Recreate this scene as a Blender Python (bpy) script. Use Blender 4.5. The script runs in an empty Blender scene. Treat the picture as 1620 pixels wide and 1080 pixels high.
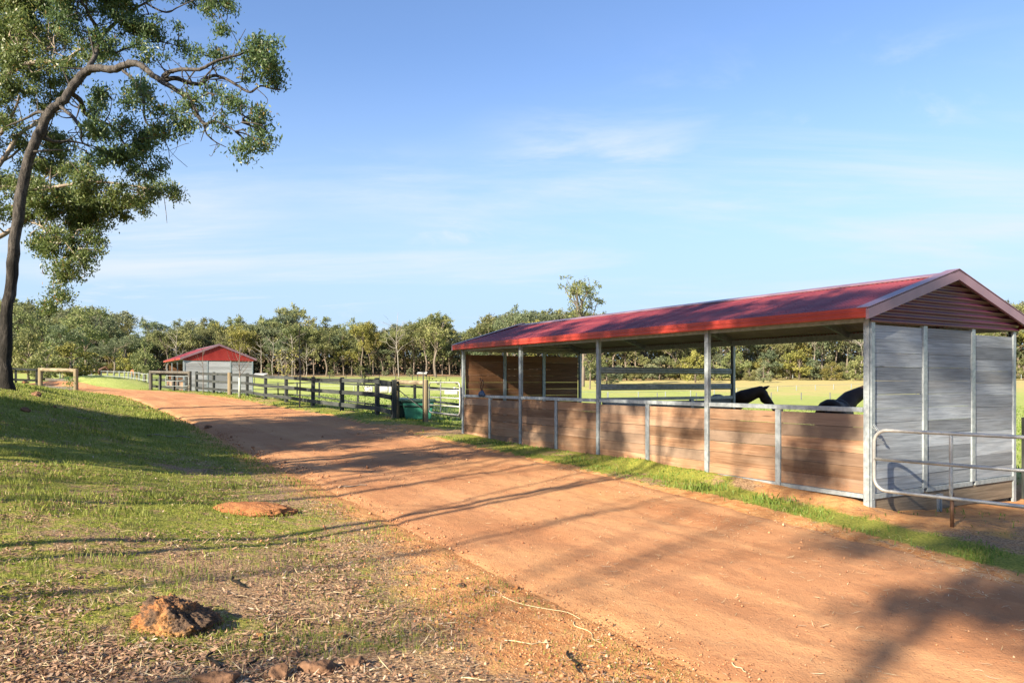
import bpy, math, random
import numpy as np
from mathutils import Vector

S = bpy.context.scene
COL = S.collection
R = math.radians
rng = np.random.default_rng(7)
random.seed(7)

# ------------------------------------------------------------------ camera frame helpers
F_PX, CXP, HZ = 1178.0, 810.0, 603.0          # focal length in photo pixels, centre column, horizon row
CAMZ = 1.6
def W(px, py, D):                              # a photo direction taken to a real distance D
    return np.array([(px - CXP) / F_PX * D, D, CAMZ - (py - HZ) / F_PX * D])
def XY(px, D):
    return ((px - CXP) / F_PX * D, D)

# shed frame: u runs along the long side, v across
OX, OY = 4.49, 9.33
ROT = math.atan2(.5227, .8525)
D1 = (-math.sin(ROT), math.cos(ROT)); D2 = (math.cos(ROT), math.sin(ROT))
def to_uv(x, y):
    dx, dy = x - OX, y - OY
    return dx * D1[0] + dy * D1[1], dx * D2[0] + dy * D2[1]
def to_xy(u, v):
    return OX + u * D1[0] + v * D2[0], OY + u * D1[1] + v * D2[1]

# ------------------------------------------------------------------ noise
def _hash(ix, iy, seed):
    h = (ix.astype(np.int64) * 374761393 + iy.astype(np.int64) * 668265263 + seed * 974634251) & 0xFFFFFFFF
    h = ((h ^ (h >> 13)) * 1274126177) & 0xFFFFFFFF
    h = h ^ (h >> 16)
    return (h & 0xFFFFFF) / float(0xFFFFFF)
def vnoise(x, y, s, seed=0):
    x = np.asarray(x, float) * s; y = np.asarray(y, float) * s
    ix, iy = np.floor(x), np.floor(y); fx, fy = x - ix, y - iy
    fx = fx * fx * (3 - 2 * fx); fy = fy * fy * (3 - 2 * fy)
    a = _hash(ix, iy, seed); b = _hash(ix + 1, iy, seed); c = _hash(ix, iy + 1, seed); d = _hash(ix + 1, iy + 1, seed)
    return a + (b - a) * fx + (c - a) * fy + (a - b - c + d) * fx * fy
def fbm(x, y, s, seed=0, n=3):
    t = 0; a = .5; tot = 0
    for i in range(n):
        t = t + a * vnoise(x, y, s * 2 ** i, seed + i * 17); tot += a; a *= .5
    return t / tot
def sst(a, b, x):
    t = np.clip((np.asarray(x, float) - a) / (b - a), 0, 1)
    return t * t * (3 - 2 * t)

# ------------------------------------------------------------------ terrain
_u = np.arange(-80, 121, 1.0)
_vl = np.interp(_u, [-80, -20, 30, 36, 42, 46, 50, 54, 60, 70, 120], [-5.6, -5.6, -5.6, -5.9, -6.7, -8.4, -11.4, -15.5, -22.5, -35, -100])
_vr = np.interp(_u, [-80, -10, -3, 3, 30, 36, 42, 46, 50, 54, 60, 70, 120], [-2.3, -2.2, -1.85, -1.05, -1.05, -1.6, -2.5, -4.1, -6.8, -10.5, -17.5, -29, -92])
_k = np.ones(5) / 5
_vl[2:-2] = np.convolve(_vl, _k, 'valid'); _vr[2:-2] = np.convolve(_vr, _k, 'valid')
def edges(u):
    return np.interp(u, _u, _vl), np.interp(u, _u, _vr)
def road_t(x, y):
    u, v = to_uv(x, y)
    l, r = edges(u)
    return (v - (l + r) / 2) / ((r - l) / 2)
def baseu(u):
    return np.interp(u, [-80, -30, -6, 0, 11, 17, 27, 35, 42, 46, 60, 120], [-2, -.75, -.15, 0, .3, .5, .66, .84, 1.0, 1.08, 1.3, 2.2])
def field(x, y):
    r = x / np.maximum(y, 8.0)
    FR = np.interp(y, [-50, 15, 50, 90, 130, 160, 200, 250, 330, 700], [-.3, -.25, -.5, -.9, -1.3, -.3, 1.0, 2.4, 5, 14])
    FM = np.interp(y, [-50, 15, 30, 50, 80, 130, 170, 250, 330, 700], [-.3, -.1, .3, .55, .25, -.6, .3, 4.0, 7, 17])
    FL = np.interp(y, [-50, 20, 50, 75, 105, 150, 250, 330, 700], [.5, .7, .9, 1.5, 2.0, 3.0, 5.2, 8, 18])
    t1 = sst(-.12, .12, r); t0 = sst(-.36, -.52, r)
    f = FM * (1 - t1) + FR * t1
    return f * (1 - t0) + FL * t0
def H0(x, y):
    x = np.asarray(x, float); y = np.asarray(y, float)
    u, v = to_uv(x, y)
    l, r = edges(u)
    b = baseu(u)
    fl = field(x, y)
    inner = b - .05 * np.clip(v - r - 1.0, 0, 8)
    w = sst(1.5, 11, v - np.minimum(r + 1, .3))
    z = inner * (1 - w) + fl * w
    hb = np.interp(u, [-80, -8, 0, 10, 17, 25, 35, 45, 80], [.5, .42, .45, .75, 1.0, .95, .55, .45, .4])
    d = l - v
    z = z + hb * (.05 * sst(0.0, .6, d) + .95 * sst(.1, 5.2, d))
    mx, my = XY(160, 51.5)
    z = z + .95 * np.exp(-(((x - mx) / 3.9) ** 2 + ((y - my) / 3.4) ** 2) ** 1.3)
    offroad = np.maximum(sst(0, 1.2, d), sst(0, 1.2, v - r))
    z = z + offroad * ((fbm(x, y, .35, 3) - .5) * .16 + (fbm(x, y, 1.7, 5) - .5) * .07) * (1 - .6 * sst(0, 6, v))
    z = z - .012 * (1 - offroad) + .015 * (1 - offroad) * fbm(x, y, 2.2, 41)
    z = z + .11 * np.exp(-((v - .05) / .32) ** 2) * sst(-.25, .35, u) * sst(8, 4, u)
    far = np.hypot(x, y)
    z = z + sst(300, 520, far) * 6
    return z
def Z(x, y):
    return float(H0(np.array([x]), np.array([y]))[0])

# ------------------------------------------------------------------ material helpers
def newmat(name):
    m = bpy.data.materials.new(name); m.use_nodes = True
    nt = m.node_tree; nt.nodes.clear()
    return m, nt
def node(nt, t, ins=None, **props):
    n = nt.nodes.new(t)
    for k, v in props.items(): setattr(n, k, v)
    for k, v in (ins or {}).items():
        if isinstance(v, bpy.types.NodeSocket): nt.links.new(v, n.inputs[k])
        else: n.inputs[k].default_value = v
    return n
def rgba(c): return (c[0], c[1], c[2], 1)
def mixc(nt, f, a, b, blend='MIX'):
    n = nt.nodes.new('ShaderNodeMix'); n.data_type = 'RGBA'; n.blend_type = blend
    for i, v in ((0, f), (6, a), (7, b)):
        if isinstance(v, bpy.types.NodeSocket): nt.links.new(v, n.inputs[i])
        else: n.inputs[i].default_value = v if i == 0 else rgba(v)
    return n.outputs[2]
def mth(nt, op, a, b=0.0, clamp=False):
    n = nt.nodes.new('ShaderNodeMath'); n.operation = op; n.use_clamp = clamp
    for i, v in ((0, a), (1, b)):
        if isinstance(v, bpy.types.NodeSocket): nt.links.new(v, n.inputs[i])
        else: n.inputs[i].default_value = v
    return n.outputs[0]
def noise(nt, vec, scale, detail=4, rough=.55, dist=0.0):
    n = node(nt, 'ShaderNodeTexNoise', {'Scale': scale, 'Detail': detail, 'Roughness': rough, 'Distortion': dist})
    if vec is not None: nt.links.new(vec, n.inputs['Vector'])
    return n.outputs[0]
def contrast(nt, v, lo, hi):
    n = node(nt, 'ShaderNodeMapRange', {0: v, 1: lo, 2: hi}); n.interpolation_type = 'SMOOTHSTEP'
    return n.outputs[0]
def objco(nt, scale=None):
    tc = nt.nodes.new('ShaderNodeTexCoord')
    if scale is None: return tc.outputs['Object']
    mp = node(nt, 'ShaderNodeMapping', {'Vector': tc.outputs['Object'], 'Scale': scale})
    return mp.outputs[0]
def attr(nt, name):
    return node(nt, 'ShaderNodeAttribute', None, attribute_name=name).outputs['Fac']
def finish(nt, col, rough=.8, metal=0.0, height=None, bump=.3, dist=.01, spec=.35):
    p = node(nt, 'ShaderNodeBsdfPrincipled', {'Roughness': rough, 'Metallic': metal, 'Specular IOR Level': spec})
    if isinstance(col, bpy.types.NodeSocket): nt.links.new(col, p.inputs['Base Color'])
    else: p.inputs['Base Color'].default_value = rgba(col)
    if height is not None:
        b = node(nt, 'ShaderNodeBump', {'Strength': bump, 'Distance': dist, 'Height': height})
        nt.links.new(b.outputs[0], p.inputs['Normal'])
    o = nt.nodes.new('ShaderNodeOutputMaterial'); nt.links.new(p.outputs[0], o.inputs[0])
    return p

def simple(name, c1, c2, scale=6, rough=.7, metal=0.0, stretch=None, bump=.2, dist=.004, spec=.35, rnd=0.0, detail=5):
    m, nt = newmat(name)
    v = objco(nt, stretch)
    n = noise(nt, v, scale, detail, .6)
    f = contrast(nt, n, .3, .7)
    if rnd:
        f = mth(nt, 'ADD', mth(nt, 'MULTIPLY', f, 1 - rnd), mth(nt, 'MULTIPLY', attr(nt, 'rnd'), rnd), True)
    c = mixc(nt, f, c1, c2)
    finish(nt, c, rough, metal, n, bump, dist, spec)
    return m

def wood(name, a, b, c, along, fine=1.0, streak=.5, mud=False):
    m, nt = newmat(name)
    st = [46.0, 46.0, 46.0]; st['xyz'.index(along)] = 1.6
    off = mth(nt, 'MULTIPLY', attr(nt, 'rnd'), 37.0)
    tc = nt.nodes.new('ShaderNodeTexCoord')
    add = node(nt, 'ShaderNodeVectorMath', {0: tc.outputs['Object']}, operation='ADD')
    comb = node(nt, 'ShaderNodeCombineXYZ', {0: off, 1: off, 2: 0.0})
    nt.links.new(comb.outputs[0], add.inputs[1])
    mp = node(nt, 'ShaderNodeMapping', {'Vector': add.outputs[0], 'Scale': st})
    g = noise(nt, mp.outputs[0], 1.0 * fine, 6, .65, .6)
    st2 = [7.0, 7.0, 7.0]; st2['xyz'.index(along)] = .9
    mp2 = node(nt, 'ShaderNodeMapping', {'Vector': add.outputs[0], 'Scale': st2})
    g2 = noise(nt, mp2.outputs[0], 1.0, 4, .55)
    col = mixc(nt, contrast(nt, g, .32, .68), a, b)
    col = mixc(nt, mth(nt, 'MULTIPLY', contrast(nt, g2, .42, .75), streak), col, c)
    r = attr(nt, 'rnd')
    bright = node(nt, 'ShaderNodeMapRange', {0: r, 1: 0.0, 2: 1.0, 3: .62, 4: 1.28}).outputs[0]
    hsv = node(nt, 'ShaderNodeHueSaturation', {'Color': col, 'Value': bright})
    # knots
    vor = node(nt, 'ShaderNodeTexVoronoi', {'Vector': mp2.outputs[0], 'Scale': .8})
    kn = contrast(nt, vor.outputs['Distance'], .10, .04)
    col = mixc(nt, mth(nt, 'MULTIPLY', kn, .6), hsv.outputs[0], (.03, .02, .012))
    if mud:
        r7 = mth(nt, 'FRACT', mth(nt, 'MULTIPLY', r, 7.7))
        col = mixc(nt, mth(nt, 'MULTIPLY', contrast(nt, r7, .45, 1.0), .55), col, (.19, .155, .125))
        zz = node(nt, 'ShaderNodeSeparateXYZ', {0: tc.outputs['Object']}).outputs[2]
        sn = noise(nt, tc.outputs['Object'], 3.5, 6, .7); sn2 = noise(nt, tc.outputs['Object'], 26, 3, .6)
        mk = mth(nt, 'ADD', mth(nt, 'MULTIPLY', mth(nt, 'SUBTRACT', .42, zz), 1.5), mth(nt, 'ADD', mth(nt, 'MULTIPLY', mth(nt, 'SUBTRACT', sn, .5), 1.5), mth(nt, 'MULTIPLY', mth(nt, 'SUBTRACT', sn2, .5), .8)))
        col = mixc(nt, mth(nt, 'MULTIPLY', contrast(nt, mk, .0, .7), .6), col, (.30, .15, .075))
        st_ = noise(nt, tc.outputs['Object'], 1.7, 6, .7)
        col = mixc(nt, mth(nt, 'MULTIPLY', contrast(nt, st_, .52, .72), .5), col, (.085, .058, .04))
    finish(nt, col, .82, 0, g, .5, .008, .25)
    return m

def leafmat(name, a, b, c, transl=.3, rough=.5, objrand=0.0):
    m, nt = newmat(name)
    r = attr(nt, 'rnd')
    col = mixc(nt, contrast(nt, r, .05, .75), a, b)
    col = mixc(nt, contrast(nt, r, .8, .97), col, c)
    if objrand:
        oi = nt.nodes.new('ShaderNodeObjectInfo')
        rv = oi.outputs['Random']
        val = node(nt, 'ShaderNodeMapRange', {0: rv, 3: 1 - objrand, 4: 1 + objrand}).outputs[0]
        hue = node(nt, 'ShaderNodeMapRange', {0: mth(nt, 'FRACT', mth(nt, 'MULTIPLY', rv, 7.31)), 3: .488, 4: .53}).outputs[0]
        hs = node(nt, 'ShaderNodeHueSaturation', {'Color': col, 'Value': val, 'Hue': hue})
        col = hs.outputs[0]
    p = node(nt, 'ShaderNodeBsdfPrincipled', {'Base Color': col, 'Roughness': rough, 'Specular IOR Level': .4})
    t = node(nt, 'ShaderNodeBsdfTranslucent', {'Color': col})
    mx = node(nt, 'ShaderNodeMixShader', {0: transl, 1: p.outputs[0], 2: t.outputs[0]})
    o = nt.nodes.new('ShaderNodeOutputMaterial'); nt.links.new(mx.outputs[0], o.inputs[0])
    return m

# ------------------------------------------------------------------ mesh builder
BOXF = [(0, 3, 2, 1), (4, 5, 6, 7), (0, 1, 5, 4), (1, 2, 6, 5), (2, 3, 7, 6), (3, 0, 4, 7)]
class MB:
    def __init__(s): s.v = []; s.f = []; s.r = []; s.m = []
    def add(s, verts, faces, r=None, mi=0):
        o = len(s.v); s.v.extend([tuple(map(float, p)) for p in verts])
        rr = random.random() if r is None else r
        for f in faces:
            s.f.append(tuple(i + o for i in f)); s.r.append(rr); s.m.append(mi)
    def box(s, x0, x1, y0, y1, z0, z1, r=None, mi=0):
        s.add([(x0, y0, z0), (x1, y0, z0), (x1, y1, z0), (x0, y1, z0), (x0, y0, z1), (x1, y0, z1), (x1, y1, z1), (x0, y1, z1)], BOXF, r, mi)
    def bar(s, p, q, w, h, r=None, mi=0, up=(0, 0, 1)):
        p, q = Vector(p), Vector(q); d = (q - p).normalized(); upv = Vector(up)
        if abs(d.dot(upv)) > .98: upv = Vector((1, 0, 0))
        a = d.cross(upv).normalized() * (w / 2); b = a.cross(d).normalized() * (h / 2)
        vs = [p - a - b, p + a - b, p + a + b, p - a + b, q - a - b, q + a - b, q + a + b, q - a + b]
        s.add(vs, [(0, 1, 2, 3), (7, 6, 5, 4), (0, 4, 5, 1), (1, 5, 6, 2), (2, 6, 7, 3), (3, 7, 4, 0)], r, mi)
    def tube(s, pts, rad, n=8, r=None, mi=0, cap=True):
        pts = [Vector(map(float, p)) for p in pts]; N = len(pts)
        if not hasattr(rad, '__len__'): rad = [rad] * N
        vs = []; prev = None
        for i, p in enumerate(pts):
            d = (pts[min(i + 1, N - 1)] - pts[max(i - 1, 0)])
            if d.length < 1e-9: d = Vector((0, 0, 1))
            d.normalize()
            if prev is None:
                a = d.orthogonal().normalized()
            else:
                a = prev - d * prev.dot(d)
                a = a.normalized() if a.length > 1e-6 else d.orthogonal().normalized()
            prev = a; b = d.cross(a)
            for k in range(n):
                t = 2 * math.pi * k / n
                vs.append(p + (a * math.cos(t) + b * math.sin(t)) * rad[i])
        fs = [(i * n + k, i * n + (k + 1) % n, (i + 1) * n + (k + 1) % n, (i + 1) * n + k) for i in range(N - 1) for k in range(n)]
        if cap:
            fs.append(tuple(reversed(range(n)))); fs.append(tuple(range((N - 1) * n, N * n)))
        s.add(vs, fs, r, mi)
    def build(s, name, mats, parent=None, smooth=False, bevel=0.0):
        me = bpy.data.meshes.new(name)
        me.from_pydata(s.v, [], s.f)
        mats = mats if isinstance(mats, (list, tuple)) else [mats]
        for m in mats: me.materials.append(m)
        a = me.attributes.new('rnd', 'FLOAT', 'FACE'); a.data.foreach_set('value', np.array(s.r, dtype=np.float32))
        me.polygons.foreach_set('material_index', np.array(s.m, dtype=np.int32))
        if smooth: me.polygons.foreach_set('use_smooth', np.ones(len(s.f), dtype=bool))
        me.update()
        o = bpy.data.objects.new(name, me); COL.objects.link(o)
        if parent: o.parent = parent
        if bevel:
            b = o.modifiers.new('bevel', 'BEVEL'); b.width = bevel; b.segments = 2; b.limit_method = 'ANGLE'
        return o

def np_mesh(name, V, Fq, mat, parent=None, rnd=None, smooth=False):
    """V (n,3), Fq (m,k) constant face size"""
    me = bpy.data.meshes.new(name)
    V = np.ascontiguousarray(V, dtype=np.float32); Fq = np.ascontiguousarray(Fq, dtype=np.int32)
    m, k = Fq.shape
    me.vertices.add(len(V)); me.vertices.foreach_set('co', V.ravel())
    me.loops.add(m * k); me.loops.foreach_set('vertex_index', Fq.ravel())
    me.polygons.add(m); me.polygons.foreach_set('loop_start', np.arange(0, m * k, k, dtype=np.int32))
    try: me.polygons.foreach_set('loop_total', np.full(m, k, dtype=np.int32))
    except Exception: pass
    if smooth: me.polygons.foreach_set('use_smooth', np.ones(m, dtype=bool))
    me.materials.append(mat)
    if rnd is not None:
        a = me.attributes.new('rnd', 'FLOAT', 'FACE'); a.data.foreach_set('value', np.asarray(rnd, dtype=np.float32))
    me.update(calc_edges=True)
    o = bpy.data.objects.new(name, me); COL.objects.link(o)
    if parent: o.parent = parent
    return o

def tag(o, label=None, cat=None, group=None, kind=None):
    if label: o['label'] = label
    if cat: o['category'] = cat
    if group: o['group'] = group
    if kind: o['kind'] = kind
    return o
def empty(name, loc, rz=0.0, label=None, cat=None, group=None):
    o = bpy.data.objects.new(name, None); COL.objects.link(o); o.empty_display_size = .2
    o.location = loc; o.rotation_euler = (0, 0, rz)
    return tag(o, label, cat, group)
def copy_tree(o, parent=None):
    c = o.copy(); COL.objects.link(c)
    if parent: c.parent = parent
    for ch in list(o.children): copy_tree(ch, c)
    return c

# leaves: rhombus quads at P, long axis A, width axis B
def leaf_quads(P, L, Wd, rg, droop=.5):
    n = len(P)
    a = rg.normal(size=(n, 3)); a[:, 2] -= droop * 1.6
    a /= np.linalg.norm(a, axis=1)[:, None]
    q = rg.normal(size=(n, 3)); b = np.cross(a, q); b /= np.linalg.norm(b, axis=1)[:, None] + 1e-9
    L = L * rg.uniform(.65, 1.3, n)[:, None]; Wd = Wd * rg.uniform(.7, 1.25, n)[:, None]
    v = np.empty((n, 4, 3))
    v[:, 0] = P - a * L / 2; v[:, 1] = P + b * Wd / 2; v[:, 2] = P + a * L / 2; v[:, 3] = P - b * Wd / 2
    return v.reshape(-1, 3), np.arange(4 * n).reshape(n, 4)

# ------------------------------------------------------------------ materials
M = {}
M['board_brown'] = wood('board_brown', (.175, .094, .052), (.285, .172, .104), (.33, .24, .165), 'y', mud=True)
M['board_grey'] = wood('board_grey', (.175, .20, .225), (.31, .345, .38), (.20, .195, .185), 'x', streak=.45)  # weathered grey, with the blue of sky fill mixed into the colour
M['board_pale'] = wood('board_pale', (.22, .235, .255), (.34, .355, .38), (.26, .25, .24), 'x', streak=.4)
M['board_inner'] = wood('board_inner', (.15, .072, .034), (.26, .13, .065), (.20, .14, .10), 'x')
M['plinth'] = wood('plinth', (.15, .12, .085), (.26, .21, .15), (.11, .08, .055), 'x')
M['galv'] = simple('galvanised_steel', (.25, .29, .31), (.40, .44, .46), 14, .5, .45, None, .05, .001, .5)
M['galv_pipe'] = simple('galvanised_pipe', (.36, .36, .34), (.52, .51, .47), 10, .45, .4, None, .05, .001, .5)
M['roof_red'] = simple('red_roof_sheet', (.13, .021, .028), (.235, .046, .048), 1.8, .36, 0, (1, .25, 1), .02, .002, .5)
M['red_trim'] = simple('red_trim', (.27, .028, .018), (.35, .042, .026), 2.0, .4, 0, None, .02, .001, .5)
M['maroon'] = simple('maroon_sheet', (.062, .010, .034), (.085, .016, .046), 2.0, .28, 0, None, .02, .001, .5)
M['sky_sheen_trim'] = simple('sky_sheen_trim', (.17, .10, .125), (.22, .135, .165), 2.0, .38, 0, None, .02, .001, .5)  # sky reflection on the cappings is put into this lighter greyish base colour
M['underside'] = simple('roof_underside', (.34, .33, .31), (.42, .41, .39), 3, .6, 0.0, None, .02)
M['black_rail'] = wood('dark_painted_rail', (.018, .022, .022), (.045, .052, .05), (.075, .08, .075), 'x')
M['black_post'] = simple('dark_painted_post', (.02, .024, .023), (.055, .06, .055), 9, .75, 0, (1, 1, .2), .3)
M['pine_post'] = simple('pine_timber', (.14, .11, .066), (.24, .195, .12), 10, .85, 0, (1, 1, .12), .3)
M['grey_timber'] = simple('grey_timber', (.055, .052, .045), (.12, .11, .09), 9, .9, 0, (1, 1, .15), .3)
M['pine_rail'] = simple('pine_log', (.11, .088, .055), (.28, .23, .15), 7, .85, 0, (.3, .3, 1), .3)
M['white_post'] = simple('pale_post', (.17, .195, .19), (.27, .30, .29), 6, .7)
M['white'] = simple('white_paint', (.30, .30, .29), (.40, .40, .39), 5, .6)
M['wire'] = simple('fence_wire', (.2, .2, .2), (.3, .3, .3), 5, .5, .6)
M['green_plastic'] = simple('green_plastic', (.015, .11, .075), (.03, .16, .11), 4, .45, 0, None, .05)
M['dark_green_plastic'] = simple('dark_green_plastic', (.008, .03, .024), (.015, .045, .035), 4, .5, 0, None, .05)
M['pale_green_plastic'] = simple('pale_green_plastic', (.08, .28, .2), (.12, .34, .25), 4, .5, 0, None, .05)
M['hoof'] = simple('hoof', (.03, .025, .02), (.06, .05, .04), 9, .7)
M['horse_dark'] = simple('dark_brown_coat', (.020, .013, .010), (.042, .026, .018), 5, .6, 0, None, .05, .002, .2)
M['horse_bay'] = simple('bay_coat', (.05, .022, .012), (.085, .038, .02), 5, .55, 0, None, .05, .002, .3)
M['horse_orange'] = simple('chestnut_coat', (.17, .075, .028), (.24, .11, .042), 5, .55, 0, None, .05, .002, .3)
M['hair_dark'] = simple('dark_hair', (.006, .005, .005), (.016, .012, .011), 30, .7)
M['hay_wrap'] = simple('bale_wrap', (.34, .33, .30), (.5, .49, .45), 3, .5)
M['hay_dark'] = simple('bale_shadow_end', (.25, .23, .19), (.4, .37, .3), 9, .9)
M['strap'] = simple('halter_strap', (.03, .06, .12), (.06, .1, .18), 9, .7)
M['leather'] = simple('brown_leather', (.08, .04, .02), (.14, .07, .04), 9, .6)
M['birdblack'] = simple('dark_feathers', (.01, .01, .012), (.04, .04, .045), 9, .6)
M['guard'] = simple('trunk_guard', (.24, .28, .22), (.36, .4, .33), 5, .6)

def barkmat(name, a, b, c, s=6):
    m, nt = newmat(name)
    v = objco(nt, (1, 1, .22)); n = noise(nt, v, s, 7, .65, .3); n2 = noise(nt, objco(nt), 1.1, 3)
    col = mixc(nt, contrast(nt, n, .35, .65), a, b)
    col = mixc(nt, contrast(nt, n2, .48, .68), col, c)
    finish(nt, col, .9, 0, n, .8, .03, .2); return m
def charbark():
    m, nt = newmat('shaded_burnt_bark'); tc = nt.nodes.new('ShaderNodeTexCoord'); co = tc.outputs['Object']
    n = noise(nt, objco(nt, (1, 1, .25)), 13, 8, .7, .4); n2 = noise(nt, objco(nt, (1, 1, .4)), 4.5, 7, .7); n3 = noise(nt, co, 40, 4, .6)
    z = node(nt, 'ShaderNodeSeparateXYZ', {0: co}).outputs[2]
    col = mixc(nt, contrast(nt, n, .36, .64), (.028, .026, .025), (.095, .087, .08))  # bark tone darkened to carry the trunk's shade; char is added below
    col = mixc(nt, mth(nt, 'MULTIPLY', contrast(nt, n3, .5, .7), .5), col, (.20, .17, .145))
    ch = mth(nt, 'ADD', mth(nt, 'MULTIPLY', mth(nt, 'SUBTRACT', n2, .5), 2.6), mth(nt, 'MULTIPLY', mth(nt, 'SUBTRACT', 6.4, z), .13))
    col = mixc(nt, mth(nt, 'MULTIPLY', contrast(nt, ch, .05, .75), .88), col, (.014, .013, .012))
    finish(nt, col, .92, 0, mth(nt, 'ADD', n, mth(nt, 'MULTIPLY', n3, .3)), 1.0, .05, .15); return m
M['bark_dark'] = charbark()
M['bark_pale'] = barkmat('pale_bark', (.14, .11, .085), (.30, .25, .2), (.34, .29, .23), 7)
M['bark_far'] = barkmat('far_bark', (.09, .074, .06), (.24, .2, .165), (.08, .062, .05), 2)
M['bark_dead'] = barkmat('dead_bark', (.20, .18, .16), (.34, .31, .28), (.18, .165, .15), 2)
M['bark_sapling'] = barkmat('sapling_bark', (.08, .07, .06), (.16, .14, .12), (.12, .1, .08), 9)
M['leaf_big'] = leafmat('gum_leaves', (.060, .108, .042), (.135, .195, .07), (.27, .2, .07), .44, .42)
M['leaf_back'] = leafmat('sunny_gum_leaves', (.070, .112, .036), (.172, .212, .066), (.30, .2, .07), .44, .42)
M['leaf_a'] = leafmat('forest_leaves', (.115, .132, .052), (.265, .268, .105), (.34, .30, .16), .36, .75, .26)
M['leaf_y'] = leafmat('yellow_forest_leaves', (.15, .145, .036), (.30, .265, .075), (.35, .27, .11), .3, .75, .2)
M['leaf_b'] = leafmat('bluish_forest_leaves', (.10, .125, .066), (.21, .235, .125), (.29, .26, .16), .36, .75, .25)
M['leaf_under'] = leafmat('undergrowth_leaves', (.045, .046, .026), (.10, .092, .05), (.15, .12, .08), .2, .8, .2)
M['grass'] = leafmat('grass_blades', (.135, .185, .028), (.27, .30, .062), (.44, .37, .17), .4, .6)
M['grass_lush'] = leafmat('lush_grass', (.11, .185, .026), (.20, .275, .05), (.34, .30, .12), .4, .6)
M['litter'] = leafmat('dry_leaves', (.15, .08, .048), (.34, .215, .135), (.48, .39, .29), .1, .8)
M['straw'] = leafmat('straw', (.42, .33, .18), (.58, .48, .30), (.66, .58, .42), .1, .8)

def rockmat():
    m, nt = newmat('laterite_rock')
    co = objco(nt); n = noise(nt, co, 7, 8, .7); n2 = noise(nt, co, 2.6, 4, .6); n3 = noise(nt, co, 38, 3, .6)
    col = mixc(nt, contrast(nt, n2, .35, .62), (.29, .115, .042), (.40, .21, .08))
    col = mixc(nt, contrast(nt, n, .40, .55), col, (.095, .062, .042))
    col = mixc(nt, mth(nt, 'MULTIPLY', contrast(nt, n3, .52, .62), .8), col, (.035, .025, .018))
    finish(nt, col, .92, 0, mth(nt, 'ADD', n, mth(nt, 'MULTIPLY', n3, .4)), .9, .03, .2); return m
M['rock'] = rockmat()
def moundmat():
    m, nt = newmat('red_earth')
    co = objco(nt); n = noise(nt, co, 9, 7, .7); n3 = noise(nt, co, 50, 3, .6)
    col = mixc(nt, contrast(nt, n, .35, .65), (.24, .095, .04), (.34, .155, .066))
    col = mixc(nt, mth(nt, 'MULTIPLY', contrast(nt, n3, .6, .7), .6), col, (.2, .09, .045))
    finish(nt, col, .95, 0, mth(nt, 'ADD', n, n3), .8, .02, .15); return m
M['earth'] = moundmat()
M['dull_rock'] = simple('dull_brown_stone', (.10, .058, .036), (.22, .125, .075), 14, .95, 0, None, .9, .03, .1)

def groundmat():
    m, nt = newmat('ground_cover')
    co = objco(nt)
    n1 = noise(nt, co, .9, 5, .6); n2 = noise(nt, co, 7, 5, .62); n3 = noise(nt, co, 45, 4, .65); n0 = noise(nt, co, .05, 4, .6)
    g, so, fi, dr = attr(nt, 'grass'), attr(nt, 'soil'), attr(nt, 'field'), attr(nt, 'dry')
    litter = mixc(nt, contrast(nt, n3, .36, .66), (.14, .082, .046), (.44, .30, .175))
    litter = mixc(nt, mth(nt, 'MULTIPLY', contrast(nt, n2, .5, .68), .5), litter, (.30, .165, .08))
    green = mixc(nt, contrast(nt, n3, .35, .65), (.12, .14, .022), (.29, .285, .055))
    gm = mth(nt, 'ADD', g, mth(nt, 'ADD', mth(nt, 'MULTIPLY', mth(nt, 'SUBTRACT', n1, .5), 1.5), mth(nt, 'MULTIPLY', mth(nt, 'SUBTRACT', n2, .5), 1.6)))
    col = mixc(nt, contrast(nt, gm, .22, .66), litter, green)
    soil = mixc(nt, contrast(nt, n2, .35, .65), (.38, .165, .062), (.48, .255, .105))
    soil = mixc(nt, mth(nt, 'MULTIPLY', contrast(nt, n3, .52, .68), .55), soil, (.56, .34, .16))
    sm = mth(nt, 'ADD', so, mth(nt, 'ADD', mth(nt, 'MULTIPLY', mth(nt, 'SUBTRACT', n1, .5), .7), mth(nt, 'MULTIPLY', mth(nt, 'SUBTRACT', n2, .5), .8)))
    col = mixc(nt, contrast(nt, sm, .38, .66), col, soil)
    fcol = mixc(nt, contrast(nt, n1, .3, .7), (.235, .295, .07), (.325, .365, .115))
    fcol = mixc(nt, mth(nt, 'MULTIPLY', contrast(nt, n2, .5, .75), .45), fcol, (.36, .34, .14))
    dm = mth(nt, 'ADD', dr, mth(nt, 'MULTIPLY', mth(nt, 'SUBTRACT', n0, .5), 1.6))
    fcol = mixc(nt, contrast(nt, dm, .3, .8), fcol, (.38, .32, .135))
    col = mixc(nt, fi, col, fcol)
    finish(nt, col, .95, 0, mth(nt, 'ADD', n2, mth(nt, 'MULTIPLY', n3, .6)), .9, .035, .12)
    return m
M['ground'] = groundmat()

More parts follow.
